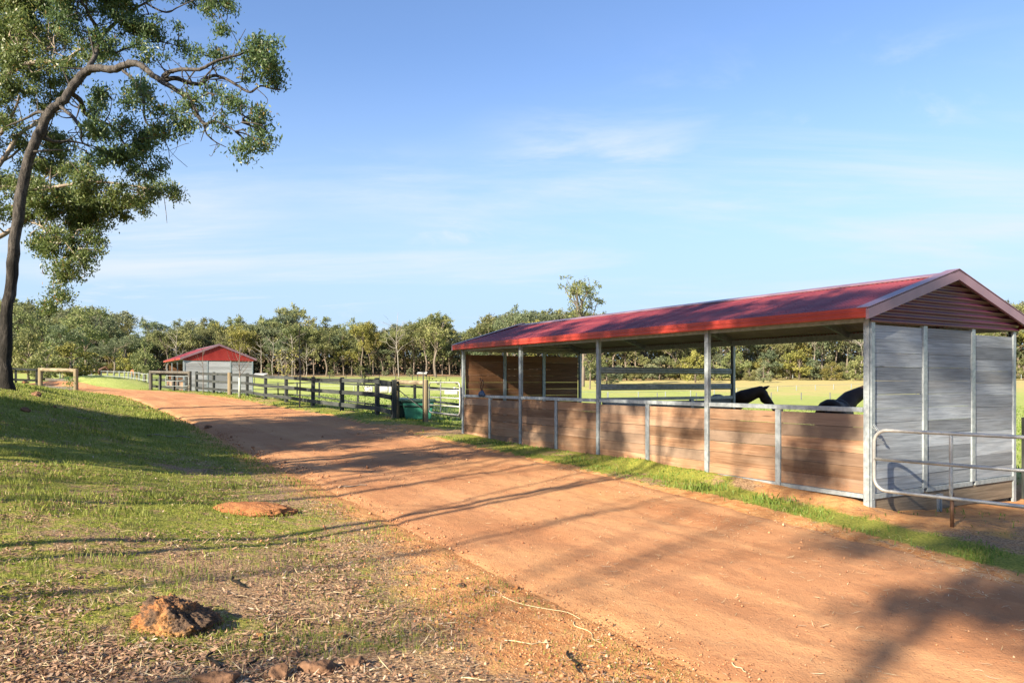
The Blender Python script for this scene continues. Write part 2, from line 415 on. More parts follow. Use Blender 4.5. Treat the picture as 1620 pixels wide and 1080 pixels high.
def roadmat():
    m, nt = newmat('red_gravel_road')
    tc = nt.nodes.new('ShaderNodeTexCoord')
    mp = node(nt, 'ShaderNodeMapping', {'Vector': tc.outputs['Object'], 'Rotation': (0, 0, -ROT)})
    mp2 = node(nt, 'ShaderNodeMapping', {'Vector': mp.outputs[0], 'Scale': (1.5, .16, 1)})
    co = tc.outputs['Object']
    track = noise(nt, mp2.outputs[0], 1.2, 5, .6)
    n1 = noise(nt, co, .7, 5, .6); n2 = noise(nt, co, 9, 6, .65); n3 = noise(nt, co, 70, 3, .6)
    col = mixc(nt, contrast(nt, n1, .3, .7), (.33, .152, .070), (.41, .208, .102))
    mp3 = node(nt, 'ShaderNodeMapping', {'Vector': mp.outputs[0], 'Scale': (9.0, .7, 1)}); fine = noise(nt, mp3.outputs[0], 1.0, 6, .65)
    big = noise(nt, co, .28, 4, .6)
    col = mixc(nt, mth(nt, 'MULTIPLY', contrast(nt, big, .45, .68), .55), col, (.48, .265, .115))
    col = mixc(nt, mth(nt, 'MULTIPLY', contrast(nt, track, .45, .66), .45), col, (.52, .29, .14))
    col = mixc(nt, mth(nt, 'MULTIPLY', contrast(nt, fine, .52, .72), .13), col, (.27, .115, .05))
    col = mixc(nt, mth(nt, 'MULTIPLY', contrast(nt, n2, .54, .72), .45), col, (.29, .115, .052))
    vor = node(nt, 'ShaderNodeTexVoronoi', {'Vector': co, 'Scale': 42.0})
    sp = contrast(nt, vor.outputs['Distance'], .30, .16)
    rc = mth(nt, 'GREATER_THAN', node(nt, 'ShaderNodeSeparateColor', {0: vor.outputs['Color']}).outputs[0], .72)
    spk = mth(nt, 'MULTIPLY', sp, rc)
    col = mixc(nt, mth(nt, 'MULTIPLY', spk, .55), col, (.2, .085, .045))
    h = mth(nt, 'ADD', mth(nt, 'MULTIPLY', spk, .5), mth(nt, 'ADD', n2, mth(nt, 'ADD', mth(nt, 'MULTIPLY', n3, .5), mth(nt, 'MULTIPLY', fine, .22))))
    finish(nt, col, .95, 0, h, .75, .022, .15)
    return m
M['road'] = roadmat()

# ------------------------------------------------------------------ ground sheet
def graded(lo, hi, fine_lo, fine_hi, step, growth):
    a = list(np.arange(fine_lo, fine_hi, step)); s = step
    x = fine_hi
    while x < hi: a.append(x); s *= growth; x += s
    a.append(hi); s = step; x = fine_lo - step; b = []
    while x > lo: b.append(x); s *= growth; x -= s
    b.append(lo)
    return np.array(b[::-1] + a)
def masks(x, y):
    u, v = to_uv(x, y); l, r = edges(u)
    d = l - v; e = v - r
    n = fbm(x, y, .5, 11); n2 = fbm(x, y, 1.6, 12)
    fld = sst(.9, 2.2, v) * sst(-20, -2, x + y * .0 + 8) 
    fld = np.maximum(sst(1.0, 3.0, v + (n - .5) * 2) * sst(11.2, 14, u + v * .0 + (v > 4) * 4), sst(5.0, 9.0, v))
    fld = np.maximum(fld, sst(44, 50, u))
    # left bank
    grass = .47 + (n - .5) * .8
    near = np.hypot(x, y)
    grass = grass - .38 * sst(4.7, 3.6, y) * sst(1.2, -1.0, x) - .10 * sst(9, 6, near) + .3 * sst(9, 14, y)
    grass = np.where(d > 0, grass, grass)
    soil = .62 * sst(1.5, 0, d) * sst(-.4, 0, d)
    soil = soil + .42 * np.exp(-((d - .5) / 1.1) ** 2) * sst(7, 4.5, y)
    # verge beside the shed
    verge = (e > -.3)
    gv = .74 - .45 * sst(2.5, .3, u) * sst(-1.5, -.4, v) + (n2 - .5) * 1.5 + (n - .5) * .6
    strip = np.exp(-((e - .55) / .34) ** 2) * (.55 + .9 * n2)
    gv = np.where(u < 2.2, .25 + 1.0 * strip + (n2 - .5) * .7, gv)
    sv = .70 * sst(2.6, 1.2, u) * (1 - .95 * strip) + .5 * sst(.55, .0, e) * (n2 > .5) - .2
    sv = sv - .35 * sst(.3, -3.0, u) + .2
    bare = np.exp(-(((u - 12.6) / 1.3) ** 2 + ((v + .55) / .5) ** 2))
    sv = sv + 1.0 * bare; gv = gv - .7 * bare
    grass = np.where(verge, gv, grass); soil = np.where(verge, sv, soil)
    soil = np.where((d < 0) & (e < 0), 1.0, soil)
    rr = x / np.maximum(y, 8)
    dry = .22 + .55 * sst(100, 190, y) * sst(-.05, .2, rr) + .25 * sst(200, 260, y)
    dry = dry - .35 * sst(60, 20, y)
    wd = sst(222, 236, y + 58 * sst(-.46, -.54, rr)) * sst(.30, .10, rr); fld = fld * (1 - wd); grass = np.where(wd > .3, -.3, grass); soil = np.where(wd > .3, .0, soil)
    return np.clip(grass, 0, 1.3), np.clip(soil, 0, 1.2), np.clip(fld, 0, 1), np.clip(dry, 0, 1)

gx = graded(-700, 700, -9, 9, .10, 1.045); gy = graded(-60, 760, 1.6, 15, .10, 1.035)
GX, GY = np.meshgrid(gx, gy); X, Y = GX.ravel(), GY.ravel()
t = road_t(X, Y); uu, vv = to_uv(X, Y)
ZG = H0(X, Y) - (.035 + .07 * sst(10, 25, Y)) * sst(1.04, .90, np.abs(t)) * ((uu > -70) & (uu < 110))
ny, nx = GX.shape
ii = np.arange(nx * ny).reshape(ny, nx)
Fq = np.stack([ii[:-1, :-1], ii[:-1, 1:], ii[1:, 1:], ii[1:, :-1]], -1).reshape(-1, 4)
ground = np_mesh('ground', np.stack([X, Y, ZG], 1), Fq, M['ground'], smooth=True)
ga, sa, fa, da = masks(X, Y)
for nm, arr in (('grass', ga), ('soil', sa), ('field', fa), ('dry', da)):
    at = ground.data.attributes.new(nm, 'FLOAT', 'POINT'); at.data.foreach_set('value', arr.astype(np.float32))
tag(ground, kind='structure')

# road sheet
us = np.concatenate([np.arange(-10, 12, .055), np.arange(12, 60, .25)])
ts = np.linspace(-1.12, 1.12, 92)
UU, TT = np.meshgrid(us, ts, indexing='ij')
l, r = edges(UU); VV = (l + r) / 2 + TT * (r - l) / 2
RX, RY = to_xy(UU, VV)
edge = (fbm(RX, RY, .45, 20) - .5) * .26 + fbm(RX, RY, 1.3, 21) * .12 + fbm(RX, RY, 5, 23) * .06 - .03
ZR = H0(RX.ravel(), RY.ravel()).reshape(RX.shape)
rut = -.012 * np.exp(-((TT + .40 + .05 * np.sin(UU * .5)) / .11) ** 2) - .012 * np.exp(-((TT - .44 + .05 * np.sin(UU * .4 + 1)) / .11) ** 2)
rut = rut + .007 * (fbm(RX, RY, 5.5, 33) - .5) + .007 * (vnoise(RX, RY, 11, 35) - .5) - .009 * sst(.66, .82, vnoise(RX, RY, 3.1, 37)) * sst(.5, .7, vnoise(RX, RY, .6, 38))
ZR = ZR + rut + .02 * (fbm(RX, RY, 3.5, 31) - .5) - (.07 + .10 * sst(10, 25, RY)) * sst(.86 + edge - .06, 1.12, np.abs(TT))
ni, nj = RX.shape; ii = np.arange(ni * nj).reshape(ni, nj)
Fr = np.stack([ii[:-1, :-1], ii[:-1, 1:], ii[1:, 1:], ii[1:, :-1]], -1).reshape(-1, 4)
road = np_mesh('dirt_road', np.stack([RX.ravel(), RY.ravel(), ZR.ravel()], 1), Fr, M['road'], smooth=True)
tag(road, kind='structure')

# ------------------------------------------------------------------ sheds
def corrugated(name, P0, du, dv, nrm, nu, mats, parent, wl=.076, amp=.012, clip=None, thick=.004, screws=False):
    """sheet spanned from P0 by du (across the waves) and dv (along the waves); clip(s)->(a,b) trims along dv"""
    P0, du, dv, nrm = map(np.array, (P0, du, dv, nrm))
    s = np.linspace(0, 1, nu); Ld = np.linalg.norm(du)
    w = np.sin(2 * math.pi * s * Ld / wl) * amp
    a = np.array([clip(q)[0] if clip else 0.0 for q in s]); b = np.array([clip(q)[1] if clip else 1.0 for q in s])
    A = P0 + s[:, None] * du + a[:, None] * dv + w[:, None] * nrm
    B = P0 + s[:, None] * du + b[:, None] * dv + w[:, None] * nrm
    A2, B2 = A - nrm * thick, B - nrm * thick
    mb = MB(); n = nu
    vs = np.concatenate([A, B, A2, B2])
    fs = [(i, i + 1, n + i + 1, n + i) for i in range(n - 1)]
    mb.add(vs, fs, .5, 0)
    fs2 = [(2 * n + i, 3 * n + i, 3 * n + i + 1, 2 * n + i + 1) for i in range(n - 1)]
    o = len(mb.v) - len(vs)
    for f in fs2: mb.f.append(tuple(q + o for q in f)); mb.r.append(.5); mb.m.append(1)
    if screws:
        nv = np.cross(du, dv); nv = nv / np.linalg.norm(nv); nv = nv * (1 if nv[2] > 0 else -1); eu = du / Ld; ev = dv / np.linalg.norm(dv)
        for q in (.07, .36, .66, .93):
            for k in range(1, int(Ld / wl), 4):
                c = P0 + eu * (k + .25) * wl + dv * q + nv * (amp + .001); rr = .011
                mb.add([c - eu * rr, c + ev * rr, c + eu * rr, c - ev * rr, c + nv * .010], [(0, 1, 4), (1, 2, 4), (2, 3, 4), (3, 0, 4)], .5, 2)
    return mb.build(name, mats, parent, smooth=True)

def cpost(x, y, z0, z1, face, w=.082, d=.05):
    """open C section: web plus two flanges, open towards 'face' ('-x','x','-y','y')"""
    mb = MB(); t = .006
    if face in ('-x', 'x'):
        sgn = -1 if face == '-x' else 1
        # web shows to the front with two shallow returns
        mb.box(min(x, x + sgn * t), max(x, x + sgn * t), y - w / 2, y + w / 2, z0, z1, .5)
        for k in (-1, 1):
            yy = y + k * (w / 2 - t / 2)
            xs = sorted((x + sgn * t, x - sgn * d))
            mb.box(xs[0], xs[1] if sgn < 0 else x, yy - t / 2, yy + t / 2, z0, z1, .5)
            mb.box(*sorted((x + sgn * t, x + sgn * (t + .006))), yy - .012 * (k > 0) - .0 * 1, yy + .012 * (k < 0), z0, z1, .5)
        for zz in np.arange(z0 + .35, z1 - .05, .42):
            mb.tube([(x + sgn * t, y, zz), (x + sgn * (t + .006), y, zz)], .008, 6, .2)
    else:
        sgn = -1 if face == '-y' else 1
        mb.box(x - w / 2, x + w / 2, *sorted((y, y + sgn * t)), z0, z1, .5)
        for k in (-1, 1):
            xx = x + k * (w / 2 - t / 2)
            mb.box(xx - t / 2, xx + t / 2, *sorted((y, y - sgn * d)), z0, z1, .5)
        for zz in np.arange(z0 + .35, z1 - .05, .42):
            mb.tube([(x, y + sgn * t, zz), (x, y + sgn * (t + .006), zz)], .008, 6, .2)
    return mb

def boards(axis, a0, a1, c, z0, z1, n, th=.035, gap=.004):
    mb = MB(); h = (z1 - z0) / n
    for k in range(n):
        q0 = z0 + k * h + gap * random.uniform(.2, 1.3); q1 = z0 + (k + 1) * h - gap * random.uniform(.0, .9)
        off = random.uniform(-.005, .005); tw = random.uniform(-.002, .002)
        r = random.random()
        if axis == 'y':
            mb.add([(c - th / 2 + off, a0, q0), (c + th / 2 + off, a0, q0), (c + th / 2 + off, a1, q0 + tw), (c - th / 2 + off, a1, q0 + tw),
                    (c - th / 2 + off, a0, q1), (c + th / 2 + off, a0, q1), (c + th / 2 + off, a1, q1 + tw), (c - th / 2 + off, a1, q1 + tw)], BOXF, r)
        else:
            mb.add([(a0, c - th / 2 + off, q0), (a1, c - th / 2 + off, q0 + tw), (a1, c + th / 2 + off, q0 + tw), (a0, c + th / 2 + off, q0),
                    (a0, c - th / 2 + off, q1), (a1, c - th / 2 + off, q1 + tw), (a1, c + th / 2 + off, q1 + tw), (a0, c + th / 2 + off, q1)], BOXF, r)
    return mb

def make_shed(loc, rz, label, Wd, L, nb, z0, ze, zr, gable_front, wallmat, detail=True):
    """Wd width (x), L length (y), nb bays, z0 floor channel level, ze eave, zr ridge"""
    root = empty('horse_shelter', loc, rz, label, 'shed', 'red roofed horse shelters')
    bay = L / nb; rail = z0 + 1.08; lower = -.25; gtop = ze - .185
    # front posts, studs, rails, channels, boards
    for k in range(nb + 1):
        cpost(0, k * bay + (0.0 if 0 < k < nb else (.0475 if k == 0 else -.0475)), lower, ze - .02, '-x').build('post', M['galv'], root)
    for k in range(nb):
        y0, y1 = k * bay + .052, (k + 1) * bay - .052
        if k == 0: y0 += .0475
        if k == nb - 1: y1 -= .0475
        ym = (y0 + y1) / 2
        cpost(.004, ym, lower, rail - .003, '-x', .09, .05).build('stud', M['galv'], root)
        mb = MB(); mb.box(-.012, .055, y0, y1, rail, rail + .062, .5); mb.build('top_rail', M['galv'], root, bevel=.004)
        for (a, b) in ((y0, ym - .048), (ym + .048, y1)):
            boards('y', a, b, .03, z0 + .05, rail - random.uniform(.02, .045), 6).build('board_panel', M['board_brown'], root)
            mb = MB(); mb.box(.0, .052, a, b, z0 - .01, z0 + .045, .5); mb.build('bottom_channel', M['galv'], root)
    # back posts
    for k, yy in enumerate((.0475, L / 2, L - .0475)):
        cpost(Wd, yy, lower, ze - .02, 'x').build('post', M['galv'], root)
    # gable ends
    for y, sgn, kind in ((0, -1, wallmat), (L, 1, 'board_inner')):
        f = '-y' if sgn < 0 else 'y'
        xs = [0.035, Wd / 3, 2 * Wd / 3, Wd - .035]
        for i, xx in enumerate(xs):
            if 0 < i < 3:
                cpost(xx, y + (0 if sgn < 0 else -.06), z0 + .045, gtop + (.025 if sgn < 0 else .10), '-y', .09, .05).build('stud', M['galv'], root)
        if sgn < 0:
            for xx in (.055, Wd - .055):
                cpost(xx, y - .0, lower + .02, gtop + .05, '-y', .075, .03).build('corner_channel', M['galv'], root)
        for i in range(3):
            a, b = xs[i] + .062, xs[i + 1] - .05
            if i == 2: b = xs[3] - .062
            top = gtop - (.0 if i != 2 else .05)
            if sgn > 0: top = gtop - .05
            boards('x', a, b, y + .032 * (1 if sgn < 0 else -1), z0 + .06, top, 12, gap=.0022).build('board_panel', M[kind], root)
            mb = MB(); mb.box(a - .012, b + .012, y - .006, y + .05, z0 - .01, z0 + .05, .5) if sgn < 0 else mb.box(a, b, y - .05, y, z0 - .01, z0 + .05, .5)
            mb.build('bottom_channel', M['galv'], root)
        if sgn < 0:
            mb = MB(); mb.box(.1, Wd - .1, y + .012, y + .045, z0 - .27, z0 - .014, .4); mb.build('plinth_board', M['plinth'], root, bevel=.004)
    # gable cladding, ribs horizontal
    sl = (zr - ze) / (Wd / 2 + .2)
    zroof = lambda x: ze + sl * (x + .2 if x < Wd / 2 else Wd + .2 - x)
    for y, sgn in ((-.018, -1), (L - .07, 1)):
        zb, zt = gtop + .03, zr - .07
        def clip(q):
            z = zb + q * (zt - zb)
            x0 = max(-.03, (z + .06 - ze) / sl - .2); x0 = min(x0, Wd / 2 - .01)
            return (x0 + .03) / (Wd + .06), 1 - (x0 + .03) / (Wd + .06)
        nu = int((zt - zb) / .076 * 10)
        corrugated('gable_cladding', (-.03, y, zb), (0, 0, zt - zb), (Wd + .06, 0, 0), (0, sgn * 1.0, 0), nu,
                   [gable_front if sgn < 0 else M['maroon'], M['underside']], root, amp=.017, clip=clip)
    # roof
    for side in (0, 1):
        ex = -.2 if side == 0 else Wd + .2
        P0 = np.array((ex, -.10, ze)); dv = np.array((Wd / 2 - ex, 0, zr - ze)); du = np.array((0, L + .2, 0))
        nrm = np.cross(du, dv) * (-1 if side == 0 else 1); nrm = nrm / np.linalg.norm(nrm)
        if nrm[2] < 0: nrm = -nrm
        o = corrugated('roof_sheet', P0, du, dv, nrm, int(L / .076 * 8) if detail else int(L / .076 * 4), [M['roof_red'], M['underside'], M['maroon']], root, screws=detail)
    mb = MB()
    for s in (-1, 1):
        x1 = Wd / 2 + s * .19
        mb.add([(Wd / 2, -.125, zr + .03), (Wd / 2, L + .125, zr + .03), (x1, L + .125, zr + .03 - .19 * sl), (x1, -.125, zr + .03 - .19 * sl),
                (Wd / 2, -.125, zr + .018), (Wd / 2, L + .125, zr + .018), (x1, L + .125, zr + .016 - .19 * sl), (x1, -.125, zr + .016 - .19 * sl)],
               [(0, 1, 2, 3), (7, 6, 5, 4), (0, 3, 7, 4), (1, 5, 6, 2), (3, 2, 6, 7)], .5)
    mb.build('ridge_cap', M['sky_sheen_trim'], root)
    # barge cappings
    for y0, y1 in ((-.125, -.085), (L + .085, L + .125)):
        for s in (0, 1):
            mb = MB(); xa = -.225 if s == 0 else Wd + .225; xb = Wd / 2
            za, zb = ze - .005, zr + .035
            ya, yb = y0, y1
            # vertical face board
            mb.add([(xa, ya, za - .13), (xb, ya, zb - .13), (xb, ya, zb), (xa, ya, za), (xa, yb, za - .13), (xb, yb, zb - .13), (xb, yb, zb), (xa, yb, za)],
                   [(0, 1, 2, 3), (7, 6, 5, 4), (0, 4, 5, 1), (2, 6, 7, 3), (0, 3, 7, 4)], .5)
            # top flashing lying on the sheet
            yi = y1 + .13 if y0 < 0 else y0 - .13
            yj = y0 - .004 if y0 < 0 else y1 + .004
            lo, hi = min(yi, yj), max(yi, yj)
            mb.add([(xa, lo, za + .012), (xb, lo, zb + .012), (xb, hi, zb + .012), (xa, hi, za + .012), (xa, lo, za + .022), (xb, lo, zb + .022), (xb, hi, zb + .022), (xa, hi, za + .022)],
                   [(0, 3, 2, 1), (4, 5, 6, 7), (0, 1, 5, 4), (2, 3, 7, 6), (0, 4, 7, 3)], .5)
            mb.build('barge_capping', M['sky_sheen_trim'], root)
    # gutters: stepped profile, front and back
    for ex, s in ((-.2, -1), (Wd + .2, 1)):
        mb = MB(); y0, y1 = -.085, L + .085
        prof = [(0, .012), (s * .012, .012), (s * .012, -.028), (s * .02, -.034), (s * .02, -.05), (s * .012, -.056), (s * .012, -.10), (s * .006, -.112), (-s * .09, -.112), (-s * .09, -.104), (0, -.104)]
        n = len(prof); vs = [(ex + px, yy, ze + pz) for yy in (y0, y1) for px, pz in prof]
        mb.add(vs, [(i, (i + 1) % n, n + (i + 1) % n, n + i) for i in range(n)] + [tuple(range(n))[::-1], tuple(range(n, 2 * n))], .5)
        mb.build('gutter', M['red_trim'], root)
    # rafters, purlins, eave beams
    for k in range(0, nb + 1, 1 if detail else 2):
        yy = min(max(k * bay, .09), L - .12)
        for s in (0, 1):
            mb = MB(); xa = 0.02 if s == 0 else Wd - .02
            mb.bar((xa, yy, zroof(xa) - .14), (Wd / 2, yy, zr - .14), .05, .10, .5); mb.build('rafter', M['galv'], root)
    for xx in (.55, 1.25, Wd - 1.25, Wd - .55):
        mb = MB(); mb.box(xx - .025, xx + .025, .0, L, zroof(xx) - .085, zroof(xx) - .022, .5); mb.build('purlin', M['galv'], root)
    for xx in (.06, Wd - .06):
        mb = MB(); mb.box(xx - .025, xx + .025, .03, L - .03, ze - .15, ze - .035, .5); mb.build('eave_beam', M['galv'], root)
    # grey-backed rail sheets above the inner far wall
    mb = MB(); mb.box(.08, Wd - .08, L - .06, L - .012, gtop + .055, gtop + .12, .5); mb.build('gable_girt', M['galv'], root)
    # middle partition
    ym = round(nb / 2) * bay
    for zc, hh in ((z0 + 1.68, .125), (z0 + 1.36, .125)):
        mb = MB(); x0, x1 = .07, Wd - .07; s = hh / 2
        prof = [(0, -s), (.018, -s * .55), (.018, -s * .2), (.006, 0), (.018, s * .2), (.018, s * .55), (0, s), (-.02, s), (-.02, -s)]
        n = len(prof); vs = [(xx, ym - py, zc + pz) for xx in (x0, x1) for py, pz in prof]
        mb.add(vs, [(i, (i + 1) % n, n + (i + 1) % n, n + i) for i in range(n)] + [tuple(range(n))[::-1], tuple(range(n, 2 * n))], .5)
        mb.build('partition_rail', M['galv'], root)
    mb = MB(); mb.box(.07, Wd - .06, ym - .035, ym + .035, z0 + 1.10, z0 + 1.16, .5); mb.build('partition_cap', M['galv'], root)
    for i in range(3):
        a, b = .07 + i * (Wd - .14) / 3 + .04, .07 + (i + 1) * (Wd - .14) / 3 - .04
        boards('x', a, b, ym, z0 - .1, z0 + 1.08, 7).build('partition_board', M['board_grey'], root)
    for i in (1, 2):
        xx = .07 + i * (Wd - .14) / 3
        cpost(xx, ym - .03, z0 - .2, z0 + 1.10, '-y', .075, .055).build('partition_stud', M['galv'], root)
    return root

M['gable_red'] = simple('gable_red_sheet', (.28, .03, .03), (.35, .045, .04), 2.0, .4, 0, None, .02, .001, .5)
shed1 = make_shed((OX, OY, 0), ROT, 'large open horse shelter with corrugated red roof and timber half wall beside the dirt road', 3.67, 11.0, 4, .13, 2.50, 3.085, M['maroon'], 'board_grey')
s2x, s2y = XY(290, 51)
shed2 = make_shed((s2x, s2y, Z(s2x, s2y) - .45), ROT, 'small distant horse shelter with red gable behind the dark rail fence', 4.62, 9.0, 3, .1, 2.74, 3.72, M['gable_red'], 'board_pale', detail=False)

# ------------------------------------------------------------------ horses
def skin_blob(parts):
    """closed overlapping shapes merged by a voxel remesh into one skin"""
    mb = MB()
    for p in parts:
        (a, ra), (b, rb) = p
        a, b = Vector(a), Vector(b); d = b - a; Ld = max(d.length, 1e-4); d = d / Ld
        pts, rad = [], []
        for k in range(5):
            th = math.pi / 2 * (1 - k / 4); pts.append(a - d * ra * math.sin(th)); rad.append(max(ra * math.cos(th), .002))
        for k in range(1, 5): pts.append(a + d * Ld * k / 5); rad.append(ra + (rb - ra) * k / 5)
        for k in range(5):
            th = math.pi / 2 * k / 4; pts.append(b + d * rb * math.sin(th)); rad.append(max(rb * math.cos(th), .002))
        mb.tube(pts, rad, 12, .5)
    return mb
def make_horse(x, y, z, heading, scale, coat, label, neck_yaw=0.0, neck_pitch=35, head_pitch=-50, head_yaw=None):
    root = empty('horse', (x, y, z), heading, label, 'horse', 'horses in the yards')
    root.scale = (scale,) * 3
    P = []
    P.append((((-.45, 0, 1.12), .30), ((.25, 0, 1.10), .315)))      # barrel
    P.append((((-.62, 0, 1.20), .29), ((-.30, 0, 1.16), .29)))      # croup
    P.append((((-.72, .0, 1.12), .22), ((-.60, 0, 1.02), .25)))
    P.append((((.25, 0, 1.25), .22), ((.45, 0, 1.22), .22)))        # withers
    P.append((((.42, 0, 1.06), .25), ((.55, 0, 1.10), .21)))        # chest
    for s in (-1, 1):
        P += [(((.42, s * .15, 1.02), .15), ((.42, s * .16, .80), .095)), (((.42, s * .16, .80), .09), ((.45, s * .155, .50), .055)),
              (((.45, s * .155, .50), .058), ((.45, s * .155, .16), .040)), (((.45, s * .155, .16), .045), ((.50, s * .155, .05), .052))]
        P += [(((-.62, s * .14, 1.08), .21), ((-.50, s * .17, .82), .14)), (((-.52, s * .17, .82), .13), ((-.80, s * .165, .54), .062)),
              (((-.80, s * .165, .54), .062), ((-.74, s * .165, .17), .043)), (((-.74, s * .165, .17), .047), ((-.69, s * .165, .05), .054))]
    ny, npit = R(neck_yaw), R(neck_pitch)
    nb0 = Vector((.48, 0, 1.22))
    d = Vector((math.cos(npit) * math.cos(ny), math.cos(npit) * math.sin(ny), math.sin(npit)))
    d0 = Vector((math.cos(npit) * math.cos(ny * .5), math.cos(npit) * math.sin(ny * .5), math.sin(npit)))
    m1 = nb0 + d0 * .40; poll = m1 + d * .45
    P += [((tuple(nb0 - Vector((0, 0, .02))), .25), (tuple(m1 + Vector((0, 0, .03))), .19)), ((tuple(m1 + Vector((0, 0, .03))), .19), (tuple(poll), .125))]
    hy = ny if head_yaw is None else R(head_yaw); hp = R(head_pitch)
    h = Vector((math.cos(hp) * math.cos(hy), math.cos(hp) * math.sin(hy), math.sin(hp)))
    side = Vector((-math.sin(hy), math.cos(hy), 0)); upv = side.cross(h) * -1
    if upv.z < 0: upv = -upv
    hd = poll + h * .10
    jaw = hd + h * .10 - upv * .07; mid = hd + h * .27 - upv * .015; muz = hd + h * .46 - upv * .03
    P += [((tuple(poll), .10), (tuple(hd), .105)), ((tuple(hd), .10), (tuple(mid), .078)), ((tuple(jaw), .095), (tuple(mid - upv * .02), .07)),
          ((tuple(mid), .076), (tuple(muz), .06)), ((tuple(muz - upv * .01), .062), (tuple(muz + h * .05 - upv * .02), .050))]
    body = skin_blob(P).build('horse_body', M[coat], root, smooth=True)
    rm = body.modifiers.new('remesh', 'REMESH'); rm.mode = 'VOXEL'; rm.voxel_size = .022; rm.use_smooth_shade = True
    sm = body.modifiers.new('smooth', 'SMOOTH'); sm.factor = .6; sm.iterations = 7
    for s in (-1, 1):
        e = MB(); b0 = poll + side * s * .055 + upv * .07
        e.tube([b0, b0 + upv * .07 + side * s * .02 + h * .015, b0 + upv * .16 + side * s * .015 + h * .03], [.032, .036, .004], 8, .5)
        e.build('ear', M[coat], root, smooth=True)
        e = MB(); c = hd + h * .12 + side * s * .083 + upv * .03
        e.tube([c - side * s * .01, c + side * s * .012], [.02, .01], 8, .5); e.build('eye', M['hair_dark'], root, smooth=True)
    # mane: overlapping locks along the crest
    mb = MB()
    for k in range(26):
        q = k / 25; p = nb0.lerp(m1, q * 2) if q < .5 else m1.lerp(poll, q * 2 - 1)
        rr = .22 + (.10 - .22) * q
        cup = Vector((-math.sin(npit), 0, math.cos(npit))) * rr
        a = p + cup
        mb.tube([a + side * random.uniform(-.02, .02), a + side * .07 + Vector((0, 0, -.05)), a + side * .11 + Vector((random.uniform(-.03, .03), 0, -.22))], [.022, .026, .006], 5, .5)
    for k in range(4):
        a = poll + upv * .09 + side * random.uniform(-.03, .03); mb.tube([a, a + h * .12 + upv * .0, a + h * .22 - upv * .03], [.018, .018, .004], 5, .5)
    mb.build('mane', M['hair_dark'], root, smooth=True)
    mb = MB()
    for k in range(9):
        o = Vector((random.uniform(-.03, .03), random.uniform(-.035, .035), 0))
        mb.tube([Vector((-.86, 0, 1.28)) + o * .3, Vector((-.98, 0, 1.12)) + o, Vector((-1.0, 0, .75)) + o * 1.8, Vector((-.98, 0, .42)) + o * 2.4], [.03, .035, .035, .008], 6, .5)
    mb.build('tail', M['hair_dark'], root, smooth=True)
    return root
def head_ang(dx, dy): return math.atan2(dy, dx)
hx, hy_ = 5.0, 17.55; zg = Z(hx, hy_)
make_horse(hx, hy_, zg, R(-90), (1.30 - zg) / 1.49, 'horse_dark', 'dark horse in profile with lowered muzzle seen over the half wall', neck_yaw=80, neck_pitch=25, head_pitch=-50, head_yaw=82)
hx, hy_ = 6.62, 15.2; zg = Z(hx, hy_)
make_horse(hx, hy_, zg, math.atan2(.83, .55), (1.26 - zg) / 1.49, 'horse_dark', 'dark horse with raised neck hidden partly by the corner post', neck_yaw=-45, neck_pitch=30, head_pitch=-30)
hx, hy_ = XY(152, 100)
make_horse(hx, hy_, Z(hx, hy_), head_ang(1, .15), 1.0, 'horse_bay', 'bay horse standing far off by the white tape fence', neck_pitch=30, head_pitch=-45)
hx, hy_ = XY(213, 84)
hc = make_horse(hx, hy_, Z(hx, hy_), head_ang(.8, -.9), .95, 'horse_orange', 'far chestnut horse beyond the pale posts near the small leafy tree', neck_pitch=10, head_pitch=-60)

# ------------------------------------------------------------------ fences and gates
def polyline(pts, spacing):
    out = [pts[0]]
    for (x0, y0), (x1, y1) in zip(pts[:-1], pts[1:]):
        Ld = math.hypot(x1 - x0, y1 - y0); n = max(1, round(Ld / spacing))
        for k in range(1, n + 1): out.append((x0 + (x1 - x0) * k / n, y0 + (y1 - y0) * k / n))
    return out
def make_fence(name, label, posts, h, rails, rh, rt, pw, pm, rm, group=None, wire=None, side=1, skip=(), join_rails=False, lower=.3):
    x0, y0 = posts[0]; zb = Z(x0, y0)
    root = empty(name, (x0, y0, zb), 0, label, 'fence', group)
    G = [(x - x0, y - y0, Z(x, y) - zb) for x, y in posts]
    dirs = []
    for i in range(len(G)):
        a, b = G[max(i - 1, 0)], G[min(i + 1, len(G) - 1)]
        dirs.append(math.atan2(b[1] - a[1], b[0] - a[0]))
    for i, (x, y, z) in enumerate(G):
        if i in skip: continue
        mb = MB(); q = pw / 2
        mb.box(-q, q, -q, q, -lower, h + random.uniform(0, .03), .5)
        o = mb.build('post', pm, root, bevel=.006 if pw > .06 else 0); o.location = (x, y, z); o.rotation_euler = (R(random.uniform(-1, 1)), R(random.uniform(-1, 1)), dirs[i])
    for zz in rails:
        run = MB() if join_rails else None
        for i in range(len(G) - 1):
            a, b = Vector(G[i]), Vector(G[i + 1]); dd = (b - a); dd.z = 0; dd.normalize()
            off = Vector((-dd.y, dd.x, 0)) * side * (pw / 2 + rt / 2 + .002)
            p, q2 = a + off + Vector((0, 0, zz)), b + off + Vector((0, 0, zz))
            if join_rails: run.bar(p, q2, rt, rh, None)
            else:
                mb = MB(); Lr = (q2 - p).length; mb.box(.004, Lr - .004, -rt / 2, rt / 2, -rh / 2, rh / 2)
                o = mb.build('rail', rm, root); o.location = p
                o.rotation_euler = (0, -math.asin((q2 - p).z / Lr), math.atan2(q2.y - p.y, q2.x - p.x))
        if join_rails: run.build('rail', rm, root)
    if wire:
        for zz in wire:
            mb = MB(); mb.tube([Vector(g) + Vector((0, 0, zz)) for g in G], .006, 4, .5); mb.build('wire', M['wire'], root)
    return root

